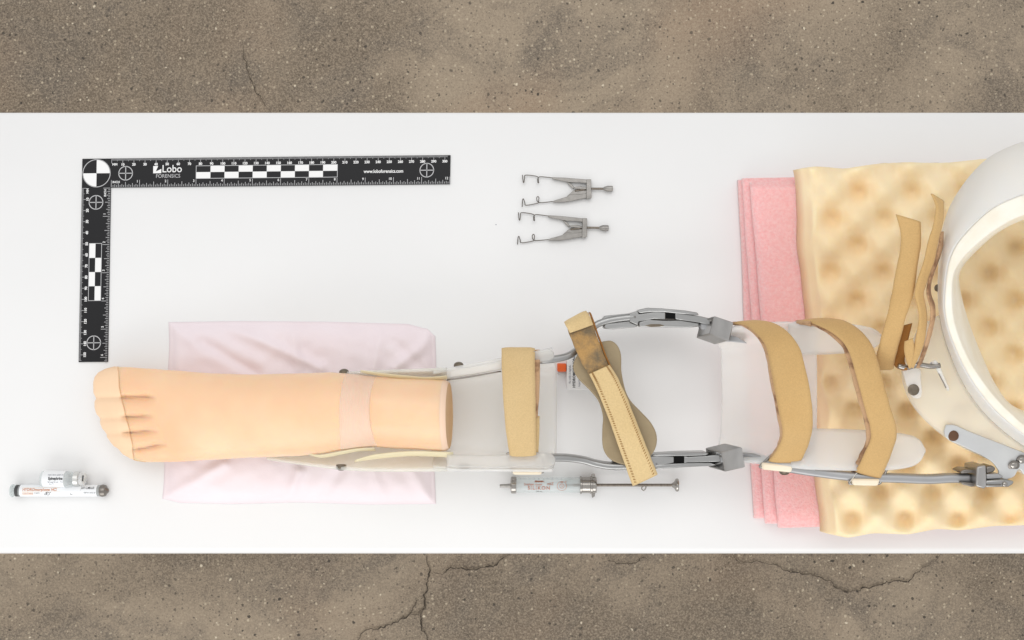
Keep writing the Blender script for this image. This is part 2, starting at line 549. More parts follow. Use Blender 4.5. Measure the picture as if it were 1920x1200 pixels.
M['keeper'] = plain("cream_leather", srgb(246, 234, 212), 0.6, var=srgb(236, 220, 192), vscale=60)
M['pink'] = plain("pink_foam", srgb(252, 203, 202), 0.95, var=srgb(246, 174, 174), vscale=420, vamt=0.7, bump=0.8, bscale=700, spec=0.1,
                  sss=0.6, sssr=(1, .55, .52), ssss=0.009, contrast=(0.3, 0.7))
M['foam'] = plain("cream_foam", srgb(249, 229, 192), 0.95, var=srgb(244, 216, 172), vscale=12, vamt=0.6, bump=0.25, bscale=900, spec=0.08,
                  sss=0.35, sssr=(1, .75, .42), ssss=0.009)
M['glass'] = seethrough("clear_glass", (0.82, 0.85, 0.85, 1), 0.66, 0.06, tint=(0.95, 0.97, 0.97, 1), translucent=0.1, spec=0.7)
M['label'] = plain("white_label", (0.84, 0.86, 0.88, 1), 0.5)
M['ink'] = plain("black_ink", (0.03, 0.03, 0.035, 1), 0.6)
M['ink_grey'] = plain("grey_ink", (0.22, 0.23, 0.27, 1), 0.6)
M['ink_orange'] = plain("orange_ink", (0.60, 0.22, 0.07, 1), 0.6)
M['band_orange'] = plain("pale_orange_band", (0.86, 0.68, 0.50, 1), 0.6)
M['ink_rust'] = plain("rust_ink", (0.33, 0.10, 0.045, 1), 0.6)
M['rubber'] = plain("dark_rubber", (0.05, 0.05, 0.05, 1), 0.6)
M['orange'] = plain("orange_plastic", (0.82, 0.13, 0.02, 1), 0.45)
M['alu_cap'] = plain("aluminium_cap", (0.70, 0.70, 0.68, 1), 0.35, 0.8)
M['carton'] = plain("white_carton", (0.82, 0.82, 0.82, 1), 0.55)

# ------------------------------------------------------------------ floor
FZ = -0.72
me = bpy.data.meshes.new("floor")
me.from_pydata([(-6, -6, FZ), (6, -6, FZ), (6, 6, FZ), (-6, 6, FZ)], [], [(0, 1, 2, 3)])
floor = link("floor", me, M['concrete'], None, False)
tag(floor, "worn brown concrete floor with cracks and pale aggregate under the table", None, None, "structure")

def crack(pts, w=1.0):
    """An open crack in the concrete: a jagged dark band of uneven width, laid on the floor sheet."""
    n = len(pts) * 9
    c = cat(pts, n)
    v = []
    for i, (x, y) in enumerate(c):
        q = P(x, y, FZ)
        nn = Vector((mnoise.noise(Vector((x * .08, y * .08, 1))), mnoise.noise(Vector((x * .08, y * .08, 9))), 0)) * 0.004
        nn += Vector((mnoise.noise(Vector((x * .25, y * .25, 1))), mnoise.noise(Vector((x * .25, y * .25, 9))), 0)) * 0.0022
        a = P(*c[max(i - 1, 0)], FZ); b = P(*c[min(i + 1, n - 1)], FZ)
        s = (b - a).cross(Vector((0, 0, 1))).normalized()
        end = min(1, 4 * i / n, 4 * (n - 1 - i) / n) * 0.8 + 0.2
        ww = w * 0.0011 * end * (0.55 + 0.9 * abs(mnoise.noise(Vector((x * .11, y * .11, 4)))) * 2)
        q = q + nn + Vector((0, 0, 0.003))
        v += [q + s * ww, q - s * ww]
    mesh("crack", v, [(2 * i, 2 * i + 1, 2 * i + 3, 2 * i + 2) for i in range(n - 1)], M['crack'], floor, False)
crack([(795, 1030), (800, 1050), (806, 1072), (802, 1095), (797, 1118), (797, 1138), (790, 1155), (791, 1178), (801, 1192), (803, 1215)], 1.15)
crack([(806, 1072), (830, 1074), (850, 1064), (880, 1067), (905, 1063), (925, 1060), (945, 1045), (960, 1036)], 0.9)
crack([(797, 1120), (780, 1128), (768, 1152), (735, 1168), (705, 1178), (680, 1186), (668, 1210)], 1.0)
crack([(768, 1152), (780, 1150), (792, 1142), (797, 1130)], 0.7)
crack([(1370, 1036), (1385, 1053), (1425, 1052), (1455, 1060), (1480, 1072), (1515, 1076), (1545, 1085), (1570, 1103), (1600, 1107), (1640, 1097), (1670, 1089), (1700, 1090), (1722, 1068), (1745, 1057), (1762, 1038)], 0.9)
crack([(1135, 1036), (1143, 1050), (1160, 1058), (1185, 1055), (1205, 1045), (1215, 1052)], 0.55)
crack([(455, 70), (460, 110), (475, 160), (482, 175), (495, 190), (510, 215)], 0.6)
crack([(870, 1180), (878, 1195), (890, 1212)], 0.5)

# ------------------------------------------------------------------ table
table = thing("table", P(960, 626), "narrow long white table with a smooth top over the concrete floor", "table")
y_back, y_front = P(0, 211).y, P(0, 1040.5).y
def table_profile():
    out = [(y_back, -0.034), (y_back, -0.0012), (y_back - 0.0012, 0.0)]
    r = 0.0070
    for i in range(9):
        t = R(90 * i / 8)
        out.append((y_front + r - r * math.sin(t), -r + r * math.cos(t)))
    out.append((y_front, -0.034))
    return out
tp = table_profile()
v = []
for x in (-0.95, 0.95):
    v += [Vector((x, a, b)) for a, b in tp]
k = len(tp)
f = [tuple(range(k)), tuple(range(k, 2 * k))] + [(i, (i + 1) % k, k + (i + 1) % k, k + i) for i in range(k)]
o = mesh("table_top", v, f, M['table'], table)
o.data.set_sharp_from_angle(angle=R(50))
for sx in (-0.86, 0.86):
    for sy in (y_front + 0.05, y_back - 0.05):
        c = Vector((sx, sy, 0))
        v = [Vector((sx + a, sy + b, z)) for z in (-0.0345, FZ) for a, b in ((-.02, -.02), (.02, -.02), (.02, .02), (-.02, .02))]
        bevel(mesh("leg", v, [(0, 1, 2, 3), (4, 5, 6, 7), (0, 1, 5, 4), (1, 2, 6, 5), (2, 3, 7, 6), (3, 0, 4, 7)], M['steel_leg'], table, False), 0.003)

# ------------------------------------------------------------------ ruler
ruler = thing("scale_ruler", P(155, 298), "black L-shaped forensic photo scale with white checkers and rulings", "ruler")
RT = 0.0011
u_ax = (P(845, 291) - P(155, 298)).normalized()
w_ax = (P(148, 679) - P(155, 298)).normalized()
o0 = P(155, 298)
def RP(x, y, z=RT + 0.00015):      # ruler units: reference units from the outer corner, x along the long arm, y along the short one
    q = o0 + u_ax * x * S + w_ax * y * S
    return Vector((q.x, q.y, z))
out = [(0, 0), (690, 0), (690, 54.5), (54.5, 54.5), (55, 381), (0, 381)]
vv = [RP(x, y, RT) for x, y in out] + [RP(x, y, 0.0001) for x, y in out]
k = 6
rbody = bevel(mesh("ruler_body", vv, [tuple(range(k)), tuple(range(k, 2 * k))] + [(i, (i + 1) % k, k + (i + 1) % k, k + i) for i in range(k)], M['black'], ruler, False), 0.0003)
def flip(fn):          # 2D print uses y down the short arm
    return lambda x, y: fn(x, y)
F = Flat()
F.pie(27.5, 27.5, 25.5, -90, 0); F.pie(27.5, 27.5, 25.5, 90, 180)
F.build("corner_target", RP, M['white_print'], rbody)
F = Flat(); F.ring(27.5, 27.5, 26.3, 1.3)
F.build("target_ring", RP, M['grey_print'], rbody)
for (cx, cy) in ((82, 28), (646, 28), (27.5, 82), (28, 345)):
    F = Flat(); F.ring(cx, cy, 13.6, 1.5); F.rect(cx - 13, cy - .75, cx + 13, cy + .75); F.rect(cx - .75, cy - 13, cx + .75, cy + 13)
    F.build("crosshair", RP, M['grey_print'], rbody)
F = Flat()
cx0, cw, ch, cy0 = 214.5, 26.35, 11.3, 16.0
for i in range(10):
    y0 = cy0 + (ch if i % 2 == 0 else 0)
    F.rect(cx0 + i * cw, y0, cx0 + (i + 1) * cw, y0 + ch)
F.build("checker_strip", RP, M['white_print'], rbody)
F = Flat()
for y in (cy0 - 1, cy0 + 2 * ch): F.rect(cx0 - 1, y, cx0 + 10 * cw + 1, y + 1)
for x in (cx0 - 1, cx0 + 10 * cw): F.rect(x, cy0, x + 1, cy0 + 2 * ch)
F.build("checker_border", RP, M['grey_print'], rbody)
F = Flat()
vx0, vy0, vw, vh = 17.0, 159.5, 11.0, 26.5
for i in range(4):
    x0 = vx0 + (0 if i % 2 == 0 else vw)
    F.rect(x0, vy0 + i * vh, x0 + vw, vy0 + (i + 1) * vh)
F.build("checker_strip", RP, M['white_print'], rbody)
F = Flat()
for x in (vx0 - 1, vx0 + 2 * vw): F.rect(x, vy0, x + 1, vy0 + 4 * vh)
for y in (vy0 - 1, vy0 + 4 * vh): F.rect(vx0 - 1, y, vx0 + 2 * vw + 1, y + 1)
F.build("checker_border", RP, M['grey_print'], rbody)
# rulings: RP's y runs down, so text is mirrored in y
def tadd(F, body, size, x, y, rot=0.0, bold=0.0, xs=1.0, align='CENTER', space=1.0):
    v, f = text_geo(body, size, align, bold, xs, space)
    F.add([(a, -b) for a, b in v], f, x, y, rot)
mm = 1e-3 / S
z0 = 55.5
F = Flat()
for i in range(0, 303):
    x = z0 + i * mm
    L = 8.5 if i % 10 == 0 else (4.6 if i % 5 == 0 else 3.2)
    F.rect(x - .35, .8, x + .35, .8 + L)
inch = 25.4 * mm
for i in range(0, 12 * 16 + 1):
    x = z0 + i * inch / 16
    L = 13 if i % 16 == 0 else (9.5 if i % 8 == 0 else (7 if i % 4 == 0 else (5.4 if i % 2 == 0 else 3.8)))
    F.rect(x - .42, 53.7 - L, x + .42, 53.7)
for i in range(0, 156):
    y = z0 + i * mm
    L = 8.5 if i % 10 == 0 else (4.6 if i % 5 == 0 else 3.2)
    F.rect(.8, y - .35, .8 + L, y + .35)
for i in range(0, 6 * 16 + 4):
    y = z0 + i * inch / 16
    L = 13 if i % 16 == 0 else (9.5 if i % 8 == 0 else (7 if i % 4 == 0 else (5.4 if i % 2 == 0 else 3.8)))
    F.rect(53.9 - L, y - .42, 53.9, y + .42)
F.build("rulings", RP, M['grey_print'], rbody)
F = Flat()
tadd(F, "MM", 6.2, z0 + 6, 11.5, bold=.2)
for i in range(1, 31): tadd(F, str(i * 10), 6.4, z0 + i * 10 * mm, 11.8, bold=.25)
tadd(F, "INCH", 5.6, z0 + 9, 44.5, bold=.15)
for i in range(1, 13): tadd(F, str(i), 6.4, z0 + i * inch - (4.2 if i < 10 else 6.2), 43.5, bold=.1)
tadd(F, "MM", 6.2, 11.5, z0 + 5, R(-90), bold=.2)
for i in range(1, 16): tadd(F, str(i * 10), 6.4, 11.8, z0 + i * 10 * mm, R(-90), bold=.25)
tadd(F, "INCH", 5.6, 44.5, z0 + 9, R(-90), bold=.15)
for i in range(1, 7): tadd(F, str(i), 6.4, 44, z0 + i * inch - 4.4, R(-90), bold=.1)
F.build("numerals", RP, M['white_print'], rbody)
F = Flat()
lx, ly = 133.5, 15.0
F.poly([(lx, ly), (lx + 9.2, ly), (lx + 5, ly + 10.2), (lx, ly + 13.6)])
F.poly([(lx, ly + 13.6), (lx + 5, ly + 10.2), (lx + 15.2, ly + 5.6), (lx + 15.2, ly + 13.6)])
F.build("logo_mark", RP, M['white_print'], rbody)
F = Flat(); tadd(F, "Lobo", 19.5, lx + 16.2, ly + 6.0, xs=0.93, align='LEFT', bold=.12)
F.build("logo_lettering", RP, M['white_print'], rbody)
F = Flat(); tadd(F, "FORENSICS", 9.6, lx + 28, ly + 19.2, xs=0.95)
F.build("logo_lettering", RP, M['grey_print'], rbody)
F = Flat(); tadd(F, "www.loboforensics.com", 8.8, 565, 29.3, xs=0.86, bold=.22)
F.build("website_lettering", RP, M['white_print'], rbody)

# ------------------------------------------------------------------ speculum (two spring-wire eyelid retractors)
def speculum(dx, label, loop2, angle):
    base = P(1085 + dx[0], 354 + dx[1])
    t = thing("eye_speculum", base, label, "speculum", "spring wire eye specula")
    Z = 2.2
    def q(x, y):      # measured on the upper one
        c, s = math.cos(angle), math.sin(angle)
        x -= 1085; y -= 354
        return (1085 + dx[0] + x * c - y * s, 354 + dx[1] + x * s + y * c)
    # bridge plate with its two tapering arms
    prism("arm", [q(1035, 332), q(1060, 333), q(1108, 337), q(1108, 344), q(1085, 342), q(1068, 341.5), q(1062, 340.5), q(1036, 335.5)], 0.3, 4.0, M['steel_tool'], t, 0.0004)
    prism("arm", [q(1036, 377.5), q(1040, 375.5), q(1062, 369), q(1070, 364), q(1085, 364.5), q(1108, 361), q(1109, 369), q(1075, 376), q(1060, 378.5), q(1040, 379)], 0.3, 4.0, M['steel_tool'], t, 0.0004)
    prism("bridge", [q(1100, 336), q(1108.5, 336), q(1109, 371), q(1099.5, 373)], 0.2, 5.2, M['steel_tool'], t, 0.0004)
    prism("wing", [q(1062, 340), q(1072, 345), q(1077, 351.5), q(1074, 353.5), q(1068, 348)], 0.6, 2.6, M['steel_tool'], t, 0.0003)
    prism("wing", [q(1062, 371), q(1064, 367), q(1074, 358), q(1078, 355.5), q(1086, 357), q(1100, 356), q(1100, 366), q(1080, 372)], 0.6, 2.6, M['steel_tool'], t, 0.0003)
    prism("slider", [q(1077, 350), q(1090, 349), q(1100, 351.5), q(1100, 355), q(1078, 353.6)], 1.6, 4.4, M['steel_tool'], t, 0.0004)
    a, b = q(1078, 357.5), q(1099, 355)
    sweep("screw", [(a[0], a[1], 3), (b[0], b[1], 3)], circ(0.0009, 10), M['screw'], t, n=6)
    a, b = q(1107, 353.8), q(1134, 353.8)
    sweep("screw", [(a[0], a[1], 3), (b[0], b[1], 3)], circ(0.0010, 12), M['screw'], t, n=8)
    o = Pm((*q(1131, 353.8), 3)); e = Pm((*q(1149, 353.8), 3))
    ln = (e - o).length
    lathe("thumb_nut", [(0, .0011), (0.001, .0017), (ln * .3, .0023), (ln * .45, .0026), (ln - .0004, .0026), (ln, .0022)], M['steel_tool'], t, o, e - o, 20)
    def wire(pts):
        sweep("wire", [(*q(x, y), z) for x, y, z in pts], circ(0.00042, 8), M['tool_wire'], t, n=len(pts) * 7)
    wire([(1040, 334, 2), (1012, 331.5, 2), (1009.5, 338, 3), (1010, 342.5, 4), (1008.5, 342, 4.4), (1008, 337, 4), (1007, 331, 2.2), (985.5, 328.4, 2), (983.5, 335, 3), (982.3, 342, 3.5), (981, 341, 3.2), (980, 333, 2.6), (979.6, 328, 2.4)])
    wire([(1040, 377.4, 2), (1013, 380, 2), (1010.2, 376, 3.5), (1010.5, 371, 5), (1008.5, 368.5, 5.4), (1006.4, 371, 5), (1007, 376.5, 3.5), (1009, 380.5, 2), (987, 384.8, 2), (984, 380, 2.8), (981.5, 373, 3.6), (979.8, 375, 3.2), (979.4, 381, 2.6), (979, 388, 2.2)])
speculum((0, 0), "upper spring wire eye speculum with thumb screw, lying nearer the table's back edge", False, 0)
speculum((-8, 72.5), "lower spring wire eye speculum with thumb screw, lying nearer the knee joint", True, R(1.2))

# ------------------------------------------------------------------ underpad
PT = [(300, 605), (316, 604), (450, 602), (600, 603), (760, 607), (800, 616), (816, 630), (830, 632)]
PB = [(300, 934), (303, 935), (340, 943), (440, 945), (560, 942), (700, 946), (816, 945)]
ridges = [((600, 690), (430, 612), 2.2), ((560, 690), (545, 606), 1.5), ((740, 690), (812, 636), 2.6), ((700, 690), (716, 610), 1.6),
          ((560, 885), (540, 940), 2.4), ((420, 870), (315, 935), 1.8), ((700, 885), (720, 940), 1.4), ((640, 880), (600, 940), -1.8),
          ((330, 690), (325, 608), 1.6), ((770, 880), (812, 940), 1.5), ((480, 700), (380, 640), -1.6), ((790, 690), (740, 640), -1.5)]
def segd(px, py, a, b):
    vx, vy = b[0] - a[0], b[1] - a[1]
    t = max(0, min(1, ((px - a[0]) * vx + (py - a[1]) * vy) / (vx * vx + vy * vy)))
    return math.hypot(px - a[0] - t * vx, py - a[1] - t * vy)
NU, NV = 130, 90
v = []
for i in range(NU):
    for j in range(NV):
        a, b = i / (NU - 1), j / (NV - 1)
        xl = 316 - 13 * b + 3 * math.sin(b * 9)
        xr = 816 + 2 * math.sin(b * 7)
        px = xl + (xr - xl) * a
        yt, yb = interp(PT, px), interp(PB, px)
        py = yt + (yb - yt) * b
        e = min(a * 500, (1 - a) * 500, b * 335, (1 - b) * 335)
        prof = 1 - math.exp(-max(e - 5, 0) / 19.0)
        z = 0.6 + 10.5 * prof
        wr = 0
        for p, q_, h in ridges:
            d = segd(px, py, p, q_)
            wr += h * math.exp(-(d / 9) ** 2) - 0.5 * h * math.exp(-((d - 18) / 12) ** 2)
        wr += 1.4 * mnoise.noise(Vector((px * .011, py * .017, 2))) + 0.6 * mnoise.noise(Vector((px * .04, py * .05, 5)))
        z += 1.25 * wr * prof
        v.append(P(px, py, max(z, 0.5) * 1e-3))
n0 = len(v)
f = grid_faces(NU, NV)
border = [i * NV for i in range(NU)] + [(NU - 1) * NV + j for j in range(1, NV)] + [i * NV + NV - 1 for i in range(NU - 2, -1, -1)] + [j for j in range(NV - 2, 0, -1)]
for b_ in border: v.append(Vector((v[b_].x, v[b_].y, 0.0001)))
k = len(border)
f += [(border[i], border[(i + 1) % k], n0 + (i + 1) % k, n0 + i) for i in range(k)] + [tuple(range(n0, n0 + k))]
pad = mesh("underpad", v, f, M['pad'])
tag(pad, "crumpled pale pink absorbent underpad lying beneath the foot", "pad")

# ------------------------------------------------------------------ pink foam sheets
def sheet(name, corners, z0, z1, label):
    """corners: (x, y) reference points at the sheet's top: left-back, left-front, right-front, right-back."""
    nu, nv = 30, 46
    v = []
    for i in range(nu):
        for j in range(nv):
            a, b = i / (nu - 1), j / (nv - 1)
            a2 = a ** 1.6
            t = [corners[0][d] * (1 - a2) + corners[3][d] * a2 for d in (0, 1)]
            u = [corners[1][d] * (1 - a2) + corners[2][d] * a2 for d in (0, 1)]
            x, y = t[0] * (1 - b) + u[0] * b, t[1] * (1 - b) + u[1] * b
            x += 1.6 * mnoise.noise(Vector((a * 3, b * 7, z1)))
            e = min(a2 * 500, b * 640, (1 - b) * 640)
            rd = (z1 - z0) * 0.5 * math.exp(-e / 6.0)
            zz = z1 - rd + 0.3 * mnoise.noise(Vector((x * .03, y * .03, z1)))
            v.append(P(x, y, zz * 1e-3))
    n0 = len(v)
    f = grid_faces(nu, nv)
    border = [i * nv for i in range(nu)] + [(nu - 1) * nv + j for j in range(1, nv)] + [i * nv + nv - 1 for i in range(nu - 2, -1, -1)] + [j for j in range(nv - 2, 0, -1)]
    for b_ in border: v.append(Vector((v[b_].x, v[b_].y, z0 * 1e-3)))
    k = len(border)
    f += [(border[i], border[(i + 1) % k], n0 + (i + 1) % k, n0 + i) for i in range(k)] + [tuple(range(n0, n0 + k))]
    return tag(mesh(name, v, f, M['pink']), label, "foam", "pink foam sheets stacked on the table")
sheet("foam_sheet", [(1384, 337), (1414, 972), (2080, 960), (2060, 325)], 0.2, 8.5, "bottom sheet of the pink foam stack, lying flat on the white table")
sheet("foam_sheet", [(1392, 334), (1436, 982), (2085, 968), (2060, 322)], 8.7, 17.5, "middle sheet of the pink foam stack, its edge showing between two others")
sheet("foam_sheet", [(1407, 342), (1460, 990), (2090, 974), (2060, 330)], 17.7, 27.0, "top sheet of the pink foam stack, broadest strip of pink in view")

# ------------------------------------------------------------------ egg-crate foam
ET = [(1480, 318), (1530, 312), (1580, 316), (1640, 308), (1700, 304), (1760, 306), (1850, 298), (1950, 296), (2200, 290)]
EB = [(1480, 985), (1545, 1000), (1590, 1008), (1640, 1000), (1700, 1002), (1760, 992), (1800, 994), (1870, 986), (2200, 975)]
NU, NV = 200, 200
v = []
for i in range(NU):
    for j in range(NV):
        a, b = i / (NU - 1), j / (NV - 1)
        py0 = 316 + (1000 - 316) * b
        xl = 1512 + 50 * b + 2.5 * math.sin(b * 21) + 1 * math.sin(b * 47 + 1)
        px = xl + (2080 - xl) * a
        yt, yb = interp(ET, px), interp(EB, px)
        py = yt + (yb - yt) * b
        xs = px - 1609 + (py - 359) * 0.02
        w = math.cos(math.pi * xs / 49.3) * math.cos(math.pi * (py - 359) / 50.9)
        w = -0.9 * abs(w) ** 0.9 if w < 0 else 1.25 * w ** 1.5
        w *= 1 - 0.9 * math.exp(-(px - xl) / 14.0)
        z = 49.5 - 11.0 * w + 1.2 * mnoise.noise(Vector((px * .013, py * .013, 1)))
        e = min((px - xl), (py - yt), (yb - py))
        z -= 5 * math.exp(-e / 4.0)
        v.append(P(px, py, z * 1e-3))
n0 = len(v)
f = grid_faces(NU, NV)
border = [i * NV for i in range(NU)] + [(NU - 1) * NV + j for j in range(1, NV)] + [i * NV + NV - 1 for i in range(NU - 2, -1, -1)] + [j for j in range(NV - 2, 0, -1)]
k = len(border)
cx, cy = 0.40, 0.0
for lvl, (zz, outw) in enumerate(((0.040, 0.0030), (0.0272, 0.0075))):
    for b_ in border:
        q = v[b_]
        d = Vector((q.x - cx, q.y - cy, 0)); 
        dd = Vector((-1, 0, 0)) if b_ < NV else Vector((0, 1 if d.y > 0 else -1, 0))
        v.append(Vector((q.x, q.y, min(zz, q.z - 0.002) if lvl == 0 else zz)) + dd * outw * (1 if b_ < NV else 0.15))
f += [(border[i], border[(i + 1) % k], n0 + (i + 1) % k, n0 + i) for i in range(k)]
f += [(n0 + i, n0 + (i + 1) % k, n0 + k + (i + 1) % k, n0 + k + i) for i in range(k)] + [tuple(range(n0 + k, n0 + 2 * k))]
egg = mesh("egg_crate_foam", v, f, M['foam'])
tag(egg, "thick cream egg-crate foam mattress piece with dimpled top under the thigh cuff", "foam")

# ------------------------------------------------------------------ foot
YT = [(170, 690), (215, 687), (235, 688), (280, 691), (320, 694), (400, 700), (470, 702), (560, 700), (620, 698), (650, 700), (705, 706), (760, 709), (800, 710), (840, 712)]
YB = [(170, 866), (300, 866.5), (330, 866), (400, 862), (470, 858), (560, 855), (600, 851), (640, 845), (700, 838), (760, 842), (840, 846)]
TIP = [(688, 214), (692, 196), (698, 184), (706, 178), (716, 175.5), (735, 176), (744, 180), (747, 181), (752, 178), (762, 178), (775, 181), (782, 187), (786, 189), (792, 188), (803, 192),
       (810, 198), (814, 201), (819, 201), (828, 207), (837, 214), (842, 223), (846, 226), (852, 231), (859, 243), (863, 253), (866.5, 275)]
ZT = [(176, 28), (230, 36), (300, 45), (400, 58), (520, 72), (640, 81), (720, 84.5), (840, 84)]     # top of the foot
ZB = [(176, 10), (230, 11), (310, 13), (400, 14), (640, 19.5), (840, 21.5)]
creases = [([(176, 746), (230, 746), (285, 745)], 236, 276, 294, 6.5, 2.4), ([(180, 785), (235, 783), (285, 780)], 238, 268, 290, 6.0, 2.0),
           ([(190, 814), (240, 812), (288, 808)], 240, 272, 300, 6.0, 2.0), ([(220, 846), (260, 842), (308, 833)], 262, 292, 316, 5.5, 2.0)]
def foot_pt(x, th, off=0.0):
    """th 0..2pi round the section; returns world point. x is measured from the toe tip of that line."""
    vv = -math.cos(th)
    yt, yb = interp(YT, x), interp(YB, x)
    y = yt + (yb - yt) * (vv + 1) / 2
    tip = interp(TIP, y)
    return y, tip, vv
def foot_surface(u_or_x, th, off=0.0, absolute=False):
    vv = -math.cos(th)
    y0 = 688 + (866.5 - 688) * (vv + 1) / 2
    tip = interp(TIP, y0)
    s = math.sin(th)
    if absolute:
        x = max(u_or_x, tip)
    else:
        end = 832 - 8 * s
        x = tip + (end - tip) * u_or_x
    yt, yb = interp(YT, x), interp(YB, x)
    y = (yt + yb) / 2 + (yb - yt) / 2 * vv
    zt, zb = interp(ZT, x), interp(ZB, x)
    zc, hh = (zt + zb) / 2, (zt - zb) / 2
    d = x - tip
    rnd = 1.0
    if d < 34:
        rnd = math.sqrt(max(0, 1 - (1 - d / 34) ** 2))
    z = zc + hh * rnd * math.copysign(abs(s) ** 0.85, s)
    # the big toe side of the instep is a little higher than the little toe side
    z += -2.0 * vv * max(0, s) * (1 if x < 600 else max(0, 1 - (x - 600) / 100))
    if s > 0 and x < 330:
        for line, xa, xb, xc, deep, shallow in creases:
            yl = interp(line, x)
            if x < xa - 14: dp = shallow
            elif x < xa: dp = shallow + (deep - shallow) * (x - xa + 14) / 14
            elif x < xb: dp = deep
            elif x < xc: dp = deep * (1 - (x - xb) / (xc - xb))
            else: dp = 0
            dy = y - yl
            z -= dp * rnd * (0.85 * math.exp(-(dy / 3.6) ** 2) + 0.40 * math.exp(-(dy / 10) ** 2)) * min(1, s * 2)
        # knuckle swell behind the nails
        z += 1.0 * math.exp(-((x - 222) / 18) ** 2) * s
    if off:
        yc = (yt + yb) / 2
        y = y + off * 1000 / (S * 1000) * vv / 1000 * 1.0
        z = z + off * 1000 * s
        if x < tip + 34: x = x - off / S * 0.9
    return P(x, y, z * 1e-3)
NU, NV = 190, 128
v = []
us = []
for i in range(NU):
    t = i / (NU - 1)
    us.append(0.24 * (t / 0.5) ** 1.35 if t < 0.5 else 0.24 + 0.76 * (t - 0.5) / 0.5)
for u in us:
    for j in range(NV):
        v.append(foot_surface(u, 2 * math.pi * j / NV))
f = grid_faces(NU, NV, True)
foot = thing("artificial_foot", P(500, 780), "flesh coloured artificial foot with moulded toes in a sheer sock, on the underpad", "artificial foot")
c0 = sum((v[j] for j in range(NV)), Vector()) / NV
v.append(c0); ci = len(v) - 1
f += [(j, (j + 1) % NV, ci) for j in range(NV)]
mesh("foot_body", v, f, M['skin'], foot)
# cut end of the ankle: bevelled rim and face
rim = [foot_surface(1.0, 2 * math.pi * j / NV) for j in range(NV)]
cc = sum(rim, Vector()) / NV
nrm = Vector((1, 0, 0.32)).normalized()
rings = []
for sc_, push in ((1.0, 0.0), (0.995, 0.0012), (0.95, 0.0040), (0.92, 0.0050)):
    rings.append([cc + (p - cc) * sc_ + nrm * push for p in rim])
vv_ = [p for r_ in rings for p in r_]
cut_rim = mesh("cut_rim", vv_, grid_faces(4, NV, True), M['skin_rim'], foot)
v2 = [p for p in rings[-1]] + [cc + (p - cc) * 0.90 + nrm * 0.0046 for p in rim] + [cc + nrm * 0.0030]
f2 = grid_faces(2, NV, True) + [(NV + j, NV + (j + 1) % NV, 2 * NV) for j in range(NV)]
mesh("cut_face", v2, f2, M['skin_end'], cut_rim)
# elastic cuff of the sock
def band(name, xl, xr, off, mat, n=22, lip=0.0):
    v = []
    for i in range(n):
        a = i / (n - 1)
        for j in range(NV):
            th = 2 * math.pi * j / NV
            s = math.sin(th); vv = -math.cos(th)
            yk = vv
            x0, x1 = xl(yk), xr(yk)
            x = x0 + (x1 - x0) * a
            e = min(a, 1 - a)
            o = off * (1 - math.exp(-e * 30)) + 0.00015
            o += lip * (math.exp(-((a - 0.04) / 0.03) ** 2) + math.exp(-((a - 0.96) / 0.03) ** 2)) + 0.00012 * math.sin(a * 60)
            v.append(foot_surface(x, th, o, True))
    return mesh(name, v, grid_faces(n, NV, True), mat, foot)
band("sock_cuff", lambda y: 636 + 11 * max(0, -y) ** 2 + 3 * max(0, y) ** 2, lambda y: 693 + 13 * y * y + 1.5 * y, 0.0011, M['cuff'], 60, 0.0009)
# reinforced toe of the sock and its seam
def seam_x(y): return interp([(688, 222), (725, 223), (745, 227), (775, 234), (810, 243), (840, 249), (866, 252)], y)
v = []
n = 44
for i in range(n):
    a = i / (n - 1)
    for j in range(NV):
        th = 2 * math.pi * j / NV
        vv = -math.cos(th)
        y0 = 688 + 178.5 * (vv + 1) / 2
        tip = interp(TIP, y0)
        xe = max(seam_x(y0), tip + 1)
        v.append(foot_surface(tip + (xe - tip) * a ** 1.3, th, 0.0005, True))
sock_toe = mesh("sock_toe", v, grid_faces(n, NV, True), M['sock'], foot)
pts = []
for j in range(2, NV // 2 - 1):
    th = 2 * math.pi * j / NV
    y0 = 688 + 178.5 * (1 - math.cos(th)) / 2
    pts.append(foot_surface(max(seam_x(y0), interp(TIP, y0) + 1), th, 0.0006, True))
sweep("toe_seam", pts, circ(0.00034, 8), M['seam'], sock_toe, world_pts=True)

# ------------------------------------------------------------------ leg brace
brace = thing("leg_brace", P(1300, 750), "old long leg brace with milky plastic shells, jointed metal uprights and tan straps", "leg brace")
ZLOW[0] = True

